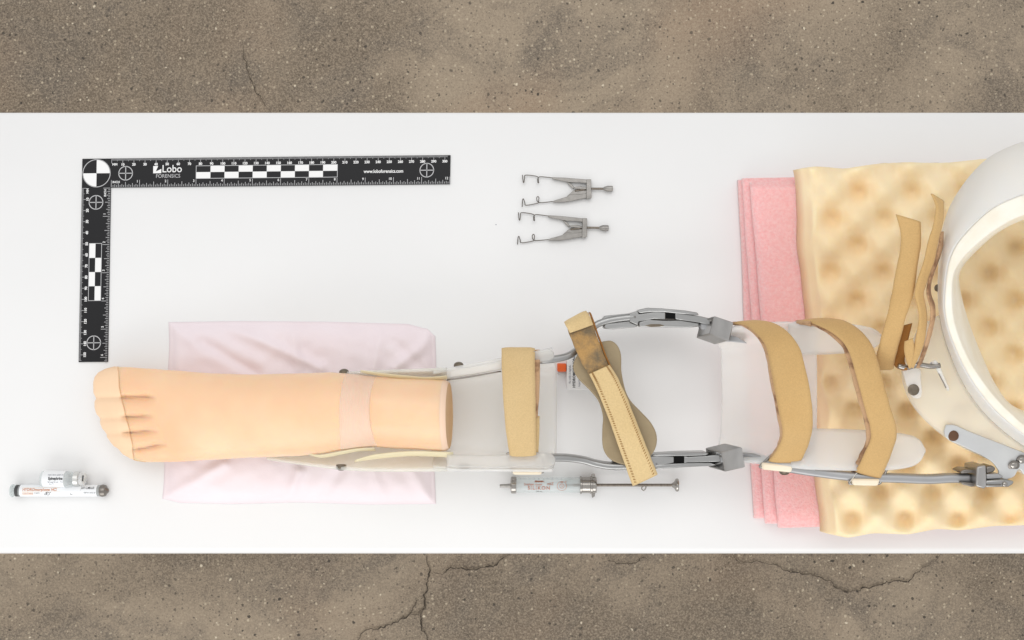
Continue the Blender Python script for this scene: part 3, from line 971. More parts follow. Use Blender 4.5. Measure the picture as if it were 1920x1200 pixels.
def shell(name, secs, mat, t, nu=60, nv=40, ends=(0, 0)):
    """secs: (x, [(y, z mm) ...]); ends: how far (reference units) the middle of each end edge is cut back or out."""
    tab = []
    K = len(secs[0][1])
    cross = [cat([(y, z) for y, z in s[1]], nv) for s in secs]
    lin = [sum(([p[0], p[1]] for p in c), []) for c in cross]
    rows = cat([[s[0]] + l for s, l in zip(secs, lin)], nu)
    v = []
    for i, r in enumerate(rows):
        a = i / (nu - 1)
        for j in range(nv):
            b = 2 * j / (nv - 1) - 1
            x = r[0] + ends[0] * (1 - b * b) * max(0, 1 - a * 3) + ends[1] * (1 - b * b) * max(0, a * 3 - 2)
            v.append(P(x, r[1 + 2 * j], r[2 + 2 * j] * 1e-3))
    o = mesh(name, v, grid_faces(nu, nv), mat, brace)
    solid(o, t, 0)
    return o
shell("ankle_shell", [
    (500, [(714, 30), (716, 26), (732, 21), (780, 19.5), (832, 21), (850, 27), (860, 36)]),
    (600, [(706, 52), (710, 38), (727, 22), (780, 19.5), (830, 22), (862, 40), (874, 58)]),
    (660, [(699, 66), (706, 45), (725, 23), (780, 20), (830, 23), (862, 45), (880, 68)]),
    (730, [(696, 75), (703, 50), (722, 25), (780, 21), (834, 25), (864, 50), (882, 76)]),
    (838, [(692, 78), (702, 50), (718, 29), (780, 23), (838, 29), (864, 50), (881, 78)])], M['yellowed'], 0.0028, 60, 40)
shell("calf_shell", [
    (812, [(698, 77), (707, 52), (719, 31), (780, 25.5), (837, 31), (861, 52), (877, 77)]),
    (840, [(693, 78), (703, 51), (718, 30), (780, 25), (838, 30), (863, 51), (880, 78)]),
    (940, [(674, 80), (690, 55), (702, 33), (772, 26), (846, 33), (866, 55), (881, 80)]),
    (1036, [(654, 82), (676, 58), (696, 37), (765, 29), (849, 37), (868, 58), (882, 82)])], M['milky'], 0.0030, 50, 40, (0, 8))
# free edges of the ankle shell standing away from the foot, as in the photograph
ribbon("shell_edge", [(676, 694, 80), (720, 700, 81), (760, 704, 81), (800, 707, 80), (842, 704, 80)],
       [(676, 698, 77), (720, 706, 76), (760, 711, 75), (800, 712, 75), (842, 711, 75)], 0.0010, M['edge'], brace, 30, 5)
ribbon("shell_edge", [(668, 862, 80), (700, 853, 82), (740, 848, 82), (780, 846, 82), (850, 848, 80)],
       [(664, 866, 76), (700, 861, 75), (740, 857, 75), (780, 855, 74), (850, 858, 74)], 0.0010, M['edge'], brace, 30, 5)
ribbon("shell_edge", [(574, 849, 70), (600, 853, 72), (640, 846, 78), (670, 841, 80), (702, 840, 80)],
       [(578, 852, 66), (604, 858, 66), (640, 852, 72), (672, 846, 74), (704, 845, 74)], 0.0010, M['edge'], brace, 30, 5)
# covered strip over the uprights along the calf
ribbon("upright_cover", [(838, 694, 84), (900, 684, 85), (960, 670, 86), (1004, 658, 86), (1030, 655, 85), (1038, 661, 84)],
       [(838, 711, 80), (900, 700, 81), (960, 689, 82), (1004, 681, 83), (1030, 677, 82), (1039, 669, 83)], 0.0014, M['cover'], brace, 30, 6)
ribbon("upright_cover", [(838, 852, 80), (900, 853, 81), (960, 851, 82), (1004, 848, 82), (1032, 850, 82), (1041, 859, 83)],
       [(838, 876, 84), (900, 877, 85), (960, 877, 86), (1004, 878, 85), (1032, 877, 84), (1041, 867, 83)], 0.0014, M['cover'], brace, 30, 6)
ribbon("slot_edge", [(838, 711.5, 82.5), (880, 705, 83), (940, 695, 83.5)], [(838, 713.5, 81), (880, 708, 81.5), (940, 697, 82)], 0.0008, M['dark_steel'], brace, 12, 3)  # dark ribbon drawn as the shadow in the gap beside the cover
for x, y, z in ((645, 697, 60), (860, 684, 70)):
    dome("rivet", Pm((x, y, z)), (0, 1, 0.25), 0.0042, 0.0024, M['rivet'], brace)
for x, y, z in ((640, 876, 60), (871, 874, 68), (1471, 884, 80)):
    dome("rivet", Pm((x, y, z)), (0, -1, 0.35), 0.0046, 0.0030, M['rivet'], brace)

# thigh shell and its two tongues
shell("thigh_shell", [
    (1342, [(640, 78), (648, 60), (664, 48), (735, 41), (805, 48), (830, 60), (850, 80)]),
    (1380, [(612, 84), (636, 68), (660, 54), (735, 47), (806, 54), (838, 68), (862, 85)]),
    (1440, [(606, 90), (630, 78), (657, 65), (735, 60), (806, 65), (842, 78), (870, 91)]),
    (1528, [(605, 98), (632, 88), (662, 77), (735, 73), (805, 77), (846, 88), (880, 98)])], M['milky2'], 0.0032, 50, 40, (12, 4))
def tongue(top, bot, t=0.003):
    return ribbon("tongue", top, bot, t, M['milky2'], brace, 60, 9)
tongue([(1478, 607, 95), (1516, 606, 98.5), (1560, 606, 101), (1600, 609, 102), (1632, 615, 103), (1648, 624, 102), (1654, 633, 100)],
       [(1478, 660, 74), (1516, 664, 79), (1560, 663, 80), (1600, 660, 82), (1632, 654, 86), (1648, 645, 93), (1654.5, 635, 99)])
tongue([(1484, 805, 76), (1516, 804, 80), (1580, 805, 82), (1650, 809, 84), (1700, 815, 87), (1724, 825, 91), (1735, 843, 96)],
       [(1484, 877, 96), (1516, 880, 99), (1580, 882, 101), (1650, 882, 102), (1700, 877, 102), (1724, 866, 101), (1735.5, 846, 98)])

# uprights
UP = rrect(0.0029, 0.0075, 0.0022)
sweep("upright", [(1012, 676, 70), (1040, 673, 70), (1065, 667, 70), (1083, 655, 70), (1095, 638, 70), (1106, 620, 70), (1122, 607, 70), (1150, 599, 70), (1190, 594, 70)], UP, M['alu'], brace, 60)
sweep("upright", [(1026, 858, 70), (1060, 858, 70), (1092, 862, 70), (1118, 869, 70), (1145, 873, 70), (1180, 872, 70), (1230, 868, 70)], UP, M['alu'], brace, 50)
# upper knee joint
prism("gap_shade_plate", [(1130, 602), (1180, 590), (1225, 582), (1300, 590), (1310, 606), (1240, 611), (1190, 611), (1136, 613)], 52, 68, M['dark_steel'], brace, 0.0006)  # dark plate added below so the gaps between joint plates look shaded
prism("gap_shade_plate", [(1148, 861), (1222, 858), (1324, 852), (1338, 869), (1240, 876), (1150, 879)], 52, 68, M['dark_steel'], brace, 0.0006)
prism("joint_plate", [(1130, 597), (1135, 592), (1180, 587.5), (1181, 589.5), (1150, 594), (1132, 599)], 58, 80, M['alu'], brace, 0.0008)
prism("joint_plate", [(1131, 613), (1136, 607), (1181, 601.5), (1182, 605), (1196, 610), (1193, 613.5), (1150, 617.5), (1134, 616.5)], 58, 80, M['alu'], brace, 0.0008)
prism("joint_centre", [(1180, 588), (1196, 583), (1198, 589), (1228, 584), (1248, 585), (1248, 599), (1226, 598), (1198, 603), (1196, 610), (1180, 603)], 56, 82, M['alu'], brace, 0.0008)
prism("joint_plate", [(1195, 583.5), (1199, 580.5), (1215, 577), (1240, 578), (1285, 582), (1308, 586), (1311, 591), (1275, 588.5), (1240, 585), (1220, 585), (1199, 587.5)], 58, 83, M['alu'], brace, 0.0009)
prism("joint_plate", [(1198, 604), (1215, 599), (1245, 601), (1275, 600.5), (1310, 606), (1312, 612), (1290, 615), (1240, 614), (1199, 613)], 58, 82, M['alu'], brace, 0.0009)
prism("window_shade", [(1247.5, 586), (1266, 586.5), (1266.5, 597.5), (1247.5, 597)], 60, 81.6, M['void'], brace, 0)  # solid black block painted as the dark of an open hole
prism("joint_bar", [(1266, 585.5), (1272, 587), (1312, 592.5), (1332, 597), (1332, 610), (1310, 604.5), (1272, 599.5), (1266, 598.5)], 62, 82, M['alu'], brace, 0.0008)
prism("joint_stud", [(1311, 604), (1330, 606), (1333, 618), (1322, 622), (1313, 617)], 60, 76, M['alu_dull'], brace, 0.0015)
prism("pivot", [(1208, 610.5), (1220, 607.5), (1238, 607.5), (1250, 610), (1238, 612.5), (1220, 613)], 60, 82.4, M['rivet'], brace, 0.0004)
# lower knee joint
prism("joint_plate", [(1146, 860), (1155, 857.5), (1222, 855), (1222, 861), (1148, 863)], 58, 80, M['alu'], brace, 0.0008)
prism("joint_plate", [(1146, 878), (1150, 875), (1222, 874), (1222, 881.5), (1155, 882.5), (1148, 881)], 58, 80, M['alu'], brace, 0.0008)
prism("joint_centre", [(1206, 862), (1222, 855), (1250, 855), (1264, 856), (1264, 868), (1240, 873), (1222, 876), (1206, 872)], 57, 82, M['alu'], brace, 0.0008)
prism("joint_plate", [(1222, 852), (1270, 849), (1322, 848), (1330, 851), (1322, 854), (1288, 855.5), (1240, 855.5), (1222, 856)], 58, 83, M['alu'], brace, 0.0008)
prism("joint_plate", [(1222, 873), (1264, 869), (1288, 868), (1330, 867), (1345, 872), (1330, 874), (1285, 876), (1240, 879.5), (1222, 879)], 58, 82, M['alu'], brace, 0.0008)
prism("window_shade", [(1263.5, 856.5), (1282.5, 856), (1283, 867.5), (1263.5, 868)], 60, 81.6, M['void'], brace, 0)  # filled black block, shade of the hole put into its colour
prism("joint_bar", [(1282.5, 855), (1290, 856.5), (1325, 854.5), (1350, 852), (1352, 866), (1326, 866.5), (1290, 867.5), (1282.5, 869)], 62, 82, M['alu'], brace, 0.0008)

# drop locks: square sleeves hanging on the bars
def sleeve(c0, e1, e2, e3, wall):
    c0, e1, e2, e3 = (Vector(a) for a in (c0, e1, e2, e3))
    v = []
    def corner(a, b, c): return c0 + e1 * a + e2 * b + e3 * c
    w2, w3 = wall / e2.length, wall / e3.length
    outer = [(0, 0), (1, 0), (1, 1), (0, 1)]
    inner = [(w2, w3), (1 - w2, w3), (1 - w2, 1 - w3), (w2, 1 - w3)]
    for a in (0, 1):
        for b, c in outer: v.append(corner(a, b, c))
        for b, c in inner: v.append(corner(a, b, c))
    f = []
    for i in range(4):
        j = (i + 1) % 4
        f += [(i, j, 8 + j, 8 + i), (4 + i, 12 + i, 12 + j, 4 + j), (i, 4 + i, 4 + j, j), (8 + i, 8 + j, 12 + j, 12 + i)]
    o = mesh("drop_lock", v, f, M['alu_lock'], brace, False)
    bevel(o, 0.0008, 2)
def lock(c, a, b, d, zc, za, zb, zd):
    C = P(*c, zc * 1e-3)
    sleeve(C, P(*a, za * 1e-3) - C, P(*b, zb * 1e-3) - C, P(*d, zd * 1e-3) - C, 0.0016)
lock((1331, 627), (1367, 639.5), (1340, 592), (1305, 634), 94, 99, 92, 72)
lock((1353, 847), (1391, 838), (1360, 885), (1322, 839.5), 94, 99, 92, 72)
# upper thigh upright: pointed end under the cuff strap
prism("upright_tip", [(1362, 628), (1384, 632), (1402, 644), (1372, 641), (1355, 640)], 66, 84, M['alu_dull'], brace, 0.0006)
sweep("upright", [(1352, 860, 74), (1395, 856, 76), (1430, 862, 80), (1470, 875, 86), (1530, 885, 90), (1600, 893, 94), (1680, 896, 96), (1740, 898, 97), (1780, 896, 98), (1815, 896, 98)],
      rrect(0.0036, 0.0060, 0.0026), M['alu_dull'], brace, 80)

# calf strap with its doubled layer, ring and keeper
calf_strap = ribbon("strap", [(944, 668, 56), (941, 658, 72), (940, 656, 84), (941, 690, 91), (943, 740, 94), (949, 810, 91), (957, 864, 80)],
       [(1000, 668, 56), (1002, 658, 72), (1003, 656, 84), (1003, 690, 91), (1004, 740, 94), (1005, 810, 91), (1006, 864, 80)], 0.0024, M['felt_calf'], brace, 60, 9, 0.0003, wob=0.0004)
ribbon("strap_layer", [(985, 658, 78), (985, 690, 86), (985, 740, 88), (985, 782, 88)],
       [(1012, 656, 80), (1012.5, 690, 86), (1011, 740, 88), (1008, 782, 88)], 0.0024, M['felt_back'], calf_strap, 30, 6, wob=0.0005)
ribbon("strap_layer", [(985, 780, 85), (985, 820, 83), (985, 860, 76)], [(1012, 780, 86), (1011, 820, 84), (1009, 860, 77)], 0.0020, M['felt_calf'], calf_strap, 20, 6)
for x, y in ((992, 759), (995, 795)):
    dome("strap_spot", Pm((x, y, 93.5 if y < 780 else 92.5)), (0, 0, 1), 0.0011, 0.0003, M['felt_dark'], calf_strap, 8)
def dring(pts, r=0.0011):
    W = []
    k = len(pts)
    for i in range(k):                      # rounded polygon
        p0, p1, p2 = Pm(pts[i - 1]), Pm(pts[i]), Pm(pts[(i + 1) % k])
        for t in (0.12, 0.06):
            W.append(p1 + (p0 - p1) * t)
        W.append(p1 + ((p0 - p1) + (p2 - p1)) * 0.02)
        for t in (0.06, 0.12):
            W.append(p1 + (p2 - p1) * t)
    sweep("ring", W, circ(r, 8), M['chrome'], brace, closed=True, world_pts=True, up=Vector((0.1, 0.3, 1)).normalized())
dring([(950, 850, 74), (1009, 849, 74), (1021, 868, 73), (1018, 886, 72), (959, 884, 72)])
prism("keeper", [(959, 878), (1017, 878), (1016, 890.5), (962, 890.5)], 58, 74, M['keeper'], brace, 0.0016)

# knee strap and pad
prism("knee_pad", [(1132, 640), (1146, 639), (1158, 648), (1164.5, 665), (1165, 690), (1167, 706), (1173, 732), (1183, 752), (1204, 774), (1221, 793), (1231, 814), (1231, 835), (1222, 853), (1204, 868),
                   (1175, 872), (1152, 866), (1138, 855), (1130, 836), (1129.5, 805), (1130.5, 780), (1122, 752), (1105, 731), (1085, 711), (1075, 692), (1078, 674), (1090, 656), (1110, 645)],
      84, 88, M['leather'], brace, 0.0012, 90, lambda x, y: 6 * math.cos((y - 756) / 116 * 1.2) - 4)
kstrap = ribbon("knee_strap", [(1061, 608, 84), (1068, 627, 94), (1078, 652, 98), (1091, 681, 99), (1108, 708, 99)],
       [(1103, 586, 84), (1111, 607, 94), (1119, 630, 98), (1129, 658, 99), (1144, 694, 99)], 0.0026, M['web_worn'], brace, 40, 9, wob=0.0007)
ribbon("strap_end", [(1058, 604, 84), (1061, 610, 94), (1069, 624, 98.5)], [(1099, 583, 84), (1105, 592, 94), (1112, 609, 98.5)], 0.0026, M['web_light'], kstrap, 16, 9, wob=0.0006)
kstrap2 = ribbon("knee_strap", [(1105, 701, 101.5), (1116, 724, 103), (1136, 772, 103), (1152, 815, 101), (1168, 860, 94), (1186, 911, 84)],
       [(1143, 684, 101.5), (1158, 708, 103), (1178, 752, 103), (1196, 797, 101), (1213, 840, 94), (1233, 889, 84)], 0.0028, M['web_light'], brace, 60, 9, wob=0.0005)
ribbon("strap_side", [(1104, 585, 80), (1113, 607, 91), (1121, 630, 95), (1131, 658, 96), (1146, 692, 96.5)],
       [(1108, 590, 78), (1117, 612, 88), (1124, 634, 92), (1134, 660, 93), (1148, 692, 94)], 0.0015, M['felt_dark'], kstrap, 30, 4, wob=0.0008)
# stitching: short slanted stitches down both edges
def stitches(left, right, inset, n, mat, zoff=1.8, slant=0.25):
    Lp, Rp = cat(left, n), cat(right, n)
    v, f = [], []
    for i in range(n - 1):
        for side in (0, 1):
            w = inset if side == 0 else 1 - inset
            a0, b0 = Lp[i], Rp[i]; a1, b1 = Lp[i + 1], Rp[i + 1]
            w2 = w + (0.075 if side == 0 else -0.075)
            p = Pm([a0[d] + (b0[d] - a0[d]) * w + (zoff if d == 2 else 0) for d in range(3)])
            q_ = Pm([a0[d] * .55 + a1[d] * .45 + ((b0[d] - a0[d]) * .55 + (b1[d] - a1[d]) * .45) * w2 + (zoff if d == 2 else 0) for d in range(3)])
            dr = (q_ - p).normalized(); s = dr.cross(Vector((0, 0, 1))) * 0.00038
            b = len(v)
            v += [p + s, p - s, q_ - s, q_ + s, (p + q_) / 2 + Vector((0, 0, .0005))]
            f += [(b, b + 1, b + 4), (b + 1, b + 2, b + 4), (b + 2, b + 3, b + 4), (b + 3, b, b + 4), (b, b + 3, b + 2, b + 1)]
    mesh("stitching", v, f, mat, kstrap2)
stitches([(1105, 701, 101.5), (1116, 724, 103), (1136, 772, 103), (1152, 815, 101), (1168, 860, 94), (1186, 911, 84)],
         [(1143, 684, 101.5), (1158, 708, 103), (1178, 752, 103), (1196, 797, 101), (1213, 840, 94), (1233, 889, 84)], 0.10, 52, M['thread'], 2.7)

# thigh straps
C_L = [(1376, 606, 82), (1396, 609, 97), (1418, 626, 112), (1436, 650, 120), (1447, 700, 124), (1459, 765, 124), (1467, 812, 116), (1457, 842, 104), (1441, 864, 92)]
C_R = [(1426, 603, 84), (1448, 606, 98), (1474, 620, 113), (1497, 648, 121), (1511, 695, 125), (1521, 750, 125), (1524, 795, 117), (1516, 832, 105), (1500, 868, 93)]
strap_c = ribbon("strap", C_L, C_R, 0.0026, M['felt'], brace, 80, 9, 0.0004, wob=0.0005)
sh = lambda pts, dx, dz: [(x + dx, y + 1, z + dz) for x, y, z in pts]
ribbon("strap_layer", sh(C_L, -4.5, -6), sh(C_L, 10, -4.5), 0.0030, M['felt_back'], strap_c, 60, 5, wob=0.0010)
D_L = [(1500, 603, 92), (1530, 608, 108), (1562, 625, 120), (1588, 652, 128), (1604, 700, 133), (1620, 760, 133), (1633, 814, 124), (1621, 850, 112), (1604, 884, 100)]
D_R = [(1556, 598, 94), (1585, 603, 108), (1615, 622, 121), (1638, 654, 129), (1652, 700, 134), (1667, 756, 134), (1681, 806, 125), (1672, 848, 113), (1651, 896, 101)]
strap_d = ribbon("strap", D_L, D_R, 0.0026, M['felt'], brace, 80, 9, 0.0004, wob=0.0005)
ribbon("strap_layer", sh(D_L, -8.5, -7), sh(D_L, 8, -4.5), 0.0034, M['felt_back'], strap_d, 60, 5, wob=0.0012)
ribbon("strap_tab", [(1493, 604, 96), (1506, 602, 101), (1520, 602, 105)], [(1495, 608, 94), (1508, 609, 99), (1522, 611, 103)], 0.0020, M['felt_back'], strap_d, 14, 5, wob=0.0008)
dring([(1448, 852, 90), (1503, 858, 90), (1487, 882, 91), (1423, 876, 91)])
prism("keeper", [(1429, 867.5), (1488, 873), (1484, 886.5), (1430, 881)], 80, 95, M['keeper'], brace, 0.0016)
dring([(1613, 878, 98), (1664, 878, 98), (1650, 907, 100), (1591, 907, 100)])
prism("keeper", [(1598, 898.5), (1651, 898.5), (1647, 911.5), (1600, 910.5)], 88, 104, M['keeper'], brace, 0.0016)

# thigh ring
O = [(2060, 258), (1980, 256), (1920, 266), (1850, 300), (1796, 362), (1770, 428), (1762, 508), (1762, 585), (1778, 660), (1812, 735), (1868, 800), (1950, 855), (2070, 885), (2190, 800), (2245, 570), (2190, 330)]
A1 = [(2055, 300), (1980, 304), (1920, 316), (1856, 346), (1803, 398), (1776, 448), (1767, 514), (1767, 588), (1786, 658), (1820, 728), (1874, 790), (1952, 842), (2060, 865), (2170, 785), (2215, 570), (2170, 360)]
T1 = [(2055, 345), (1980, 350), (1920, 365), (1862, 391), (1812, 436), (1786, 474), (1774, 522), (1773, 590), (1793, 655), (1828, 720), (1880, 781), (1955, 832), (2055, 848), (2148, 772), (2188, 570), (2148, 395)]
T2 = [(2050, 392), (1980, 390), (1920, 401), (1868, 425), (1824, 462), (1794, 496), (1784, 530), (1784, 592), (1803, 650), (1838, 712), (1889, 772), (1958, 822), (2050, 832), (2130, 762), (2165, 570), (2130, 420)]
I0 = [(2050, 398), (1980, 398), (1922, 408), (1872, 432), (1829, 468), (1799, 504), (1797, 536), (1812, 597), (1838, 664), (1866, 724), (1900, 764), (1962, 783), (2050, 790), (2115, 740), (2145, 570), (2120, 430)]
def zed(lst, z0, tilt):   # upper side of the ring stands higher than the lower; edges hand-trimmed
    return [(x + 2.2 * mnoise.noise(Vector((x * .02, y * .02, z0))), y + 2.2 * mnoise.noise(Vector((x * .02, y * .02, z0 + 50))), z0 + tilt * (560 - y) / 300) for x, y in lst]
rows = [zed(O, 108, 14), zed(A1, 140, 18), zed(T1, 158, 18), zed(T2, 160, 18)]
rows2 = [zed(T1, 158.6, 18), zed(T2, 160.2, 18), zed(I0, 108, 14)]
def lin(pts, n):
    out = []
    for i in range(n):
        t = i / (n - 1) * (len(pts) - 1); k = min(int(t), len(pts) - 2); f = t - k
        out.append(tuple(a + (b - a) * f for a, b in zip(pts[k], pts[k + 1])))
    return out
def closed_loft(name, rows, mat, n=110, sub=8):
    C = [cat(r + [r[0]], n + 1)[:-1] for r in rows]
    v = []
    per = [lin([C[k][i] for k in range(len(rows))], sub) for i in range(n)]
    for i in range(n):
        v += [Pm(p) for p in per[i]]
    f = []
    for i in range(n):
        for j in range(sub - 1):
            f.append((i * sub + j, i * sub + j + 1, ((i + 1) % n) * sub + j + 1, ((i + 1) % n) * sub + j))
    return mesh(name, v, f, mat, brace)
o = tring = closed_loft("thigh_ring", rows[:3], M['ringw'], 140, 5); solid(o, 0.0024, 0)
bevel(o, 0.0012, 2, 25)
o = closed_loft("ring_lining", rows2, M['ringlip'], 140, 5); solid(o, 0.0026, 0)
bevel(o, 0.0012, 2, 25)
o.parent = tring; o.location = (0, 0, 0)
# thin flap below the ring, carrying the hardware
ribbon("ring_flap", [(1762, 590, 118), (1775, 645, 118), (1798, 700, 118), (1830, 752, 116), (1880, 805, 112), (1965, 862, 106), (2040, 885, 104)],
       [(1722, 612, 112), (1706, 650, 110), (1690, 700, 108), (1712, 762, 106), (1775, 822, 104), (1860, 864, 102), (1960, 905, 100)], 0.0024, M['flap'], brace, 50, 12)
for x, y in ((1767, 508), (1758, 540)):
    dome("rivet", Pm((x, y, 118 if y < 520 else 114)), (-0.8, 0, 0.6), 0.0030, 0.0010, M['rivet'], tring)
# rod with its two tabs
sweep("rod", [(1684, 686, 128), (1700, 689, 128), (1722, 684, 128), (1745, 687, 128), (1762, 685, 128)], circ(0.0021, 10), M['chrome'], brace, 24)
tab1 = prism("tab", [(1692, 690), (1724, 692), (1727, 710), (1729, 738), (1725, 746), (1716, 747), (1708, 740), (1697, 712)], 115, 117, M['milky'], brace, 0.0007, 40, lambda x, y: (720 - y) * 0.08)
dome("rivet", Pm((1713, 731, 117)), (0, 0, 1), 0.0046, 0.0008, M['rivet'], tab1)
tab2 = ribbon("tab", [(1744, 680, 127), (1752, 676, 131), (1760, 682, 129), (1770, 706, 124), (1780, 729, 119)],
       [(1745, 684, 125), (1754, 690, 126), (1760, 702, 124), (1768, 718, 120), (1777, 733, 117)], 0.0016, M['milky'], brace, 30, 5)
ribbon("tab_slot", [(1760, 700, 126), (1766, 712, 124), (1773, 726, 121)], [(1761, 703, 125), (1767, 714, 123), (1774, 728, 120)], 0.0008, M['dark_steel'], tab2, 12, 3)

# loose upper straps looped over the rod
ribbon("strap", [(1680, 402, 146), (1689, 438, 146), (1687, 472, 145), (1677, 521, 142), (1665, 584, 136), (1654, 625, 130), (1643, 668, 122), (1640, 692, 112)],
       [(1726, 416, 148), (1727, 455, 148), (1720, 500, 147), (1713, 551, 145), (1699, 593, 140), (1690, 628, 134), (1679, 670, 124), (1676, 690, 114)], 0.0026, M['felt'], brace, 60, 9, 0.0006, wob=0.0006)
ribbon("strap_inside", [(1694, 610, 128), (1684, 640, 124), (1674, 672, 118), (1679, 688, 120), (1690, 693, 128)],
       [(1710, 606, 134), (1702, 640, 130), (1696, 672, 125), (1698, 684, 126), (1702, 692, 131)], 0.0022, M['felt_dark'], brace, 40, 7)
ribbon("strap", [(1746, 363, 156), (1756, 382, 157), (1753, 412, 157), (1741, 452, 156), (1731, 494, 154), (1717, 534, 151), (1715, 554, 150), (1721, 576, 148), (1723, 600, 146), (1716, 640, 140), (1704, 686, 132)],
       [(1769, 378, 150), (1768, 412, 151), (1760, 446, 151), (1750, 494, 150), (1737, 530, 147), (1731, 552, 146), (1736, 576, 144), (1738, 600, 142), (1733, 640, 138), (1722, 670, 134), (1712, 690, 130)], 0.0026, M['felt'], brace, 80, 7, wob=0.0006)
ribbon("strap_layer", [(1764, 434, 148), (1760, 460, 148), (1752, 494, 147), (1742, 526, 146), (1738, 550, 146), (1744, 574, 146), (1744, 600, 144), (1736, 640, 138), (1719, 690, 130)],
       [(1768, 434, 142), (1767, 460, 142), (1758, 494, 141), (1746, 530, 140), (1745, 552, 140), (1752, 574, 140), (1751, 600, 138), (1743, 640, 133), (1726, 688, 127)], 0.0022, M['felt_back'], brace, 60, 5, wob=0.0009)
ribbon("strap_layer", [(1696, 640, 138), (1695, 655, 137), (1698, 672, 134), (1704, 690, 131)], [(1712, 634, 141), (1714, 650, 140), (1712, 670, 136), (1708, 690, 132)], 0.0020, M['felt'], brace, 20, 6)

# metal band and buckle joining the ring to the lower upright
mband = prism("metal_band", [(1774, 797), (1790, 797), (1818, 809), (1875, 831), (1925, 850), (1990, 868), (1990, 905), (1930, 896), (1912, 880), (1902, 893), (1886, 899), (1874, 893), (1872, 882), (1862, 868), (1846, 857), (1804, 836), (1778, 824), (1771, 810)],
      107.5, 109.5, M['band_plate'], brace, 0.0008, 90, lambda x, y: -(y - 820) * 0.03)
dome("rivet", Pm((1787, 817, 109.8)), (-0.2, 0, 1), 0.0044, 0.0010, M['rust'], mband)
for x, y in ((1901, 873), (1916, 863)):
    c = Pm((x, y, 108.4))
    lathe("washer", [(0, .0046), (.0006, .0046), (.0008, .0042)], M['dark_steel'], mband, c - Vector((0, 0, .0004)), Vector((0, -0.4, 1)), 20)
    dome("rivet", c, (0, -0.4, 1), 0.0032, 0.0014, M['chrome'], mband)
prism("buckle_collar", [(1832, 875), (1849, 872), (1851, 912), (1846, 917), (1830, 912)], 88, 114, M['alu_lock'], brace, 0.0012)
prism("buckle_plate", [(1801, 884), (1810, 880), (1834, 881), (1834, 887), (1803, 888)], 90, 108, M['dark_steel'], brace, 0.0008)
prism("buckle_plate", [(1801, 904), (1834, 905), (1834, 912), (1822, 913), (1806, 909)], 90, 108, M['dark_steel'], brace, 0.0008)
prism("buckle_plate", [(1849, 875), (1862, 873), (1868, 879), (1863, 886), (1849, 888)], 92, 109, M['dark_steel'], brace, 0.0012)
prism("buckle_bar", [(1849, 889), (1873, 888), (1882, 893), (1878, 898), (1849, 899)], 92, 110, M['alu_dull'], brace, 0.0010)
prism("buckle_plate", [(1848, 901), (1880, 899), (1902, 902), (1900, 908), (1892, 913), (1848, 914)], 92, 112, M['alu'], brace, 0.0012)
dome("rivet", Pm((1884, 908, 112.5)), (0, 0, 1), 0.0022, 0.0012, M['chrome'], brace)
sweep("buckle_seam", [(1850, 909, 112.6), (1864, 909.4, 112.6), (1876, 909, 112.6)], circ(0.0006, 6), M['dark_steel'], brace, 8)

ZLOW[0] = False
# ------------------------------------------------------------------ glass syringe
syr = thing("glass_syringe", P(1080, 909), "glass syringe with metal fittings and rust coloured print beside the knee joint", "syringe")
zc = 0.0085
def ax(px): return P(px, 909.5, zc)
def L_(a, b): return (ax(b) - ax(a)).length
barrel = lathe("barrel", [(0, .0060), (.0003, .0069), (L_(966, 1090) - .0003, .0069), (L_(966, 1090), .0060)], M['glass'], syr, ax(966), k=40)
lathe("nozzle", [(0, .0014), (L_(937, 948), .0017), (L_(937, 957), .0021)], M['steel_tool'], syr, P(937, 911, zc), k=18)
lathe("front_cap", [(0, .0030), (.0004, .0066), (.001, .0075), (L_(957, 966), .0075), (L_(957, 968), .0072)], M['chrome'], syr, ax(957), k=36)
lathe("collar", [(0, .0070), (.0003, .0080), (L_(1087, 1090), .0080), (L_(1087, 1091), .0072), (L_(1087, 1106), .0072), (L_(1087, 1107), .0080), (L_(1087, 1110), .0080), (L_(1087, 1111), .0072), (L_(1087, 1116), .0074), (L_(1087, 1118), .0070)], M['chrome'], syr, ax(1087), k=36)
prism("finger_rest", [(1109, 890), (1113, 888.5), (1116, 893), (1116, 926), (1113, 932), (1109.5, 930)], 7.0, 9.0, M['chrome'], syr, 0.0006, 30)
lathe("plunger_rod", [(0, .0013), (L_(1060, 1264), .0013)], M['screw'], syr, ax(1060), k=14)
lathe("piston", [(0, .0050), (.0004, .0060), (.006, .0060), (.0064, .005)], M['glass'], syr, ax(1060), k=28)
lathe("thumb_button", [(0, .0018), (.0020, .0030), (.0034, .0056), (.0046, .0060), (.0056, .0056), (.0058, .002)], M['chrome'], syr, ax(1260), k=28)
sweep("stop_ring", [(1209, 909, 9), (1211, 914, 9), (1207, 920, 8), (1203, 915, 8)], circ(0.0006, 8), M['chrome'], syr, 20, closed=True)
def wrap(axis_y, zc_, r, xoff=0):
    def fn(x, y):      # x reference, y reference (as seen from above)
        w = P(x, y, zc_ + r)
        dy = w.y - P(0, axis_y, zc_).y
        t = max(-1.2, min(1.2, dy / r))
        return Vector((w.x, P(0, axis_y, zc_).y + r * math.sin(t), zc_ + r * math.cos(t)))
    return fn
W = wrap(909.5, zc, 0.00705)
F = Flat()
for i in range(10): F.rect(975.5 + i * 8.6, 894.5, 976.3 + i * 8.6, 898.5)
F.build("graduation", W, M['ink_grey'], barrel)
F = Flat(); tadd(F, "SILIKON", 9.6, 1010.5, 915.5, space=1.25, xs=0.98, bold=0.25)
F.build("lettering", W, M['ink_rust'], barrel)
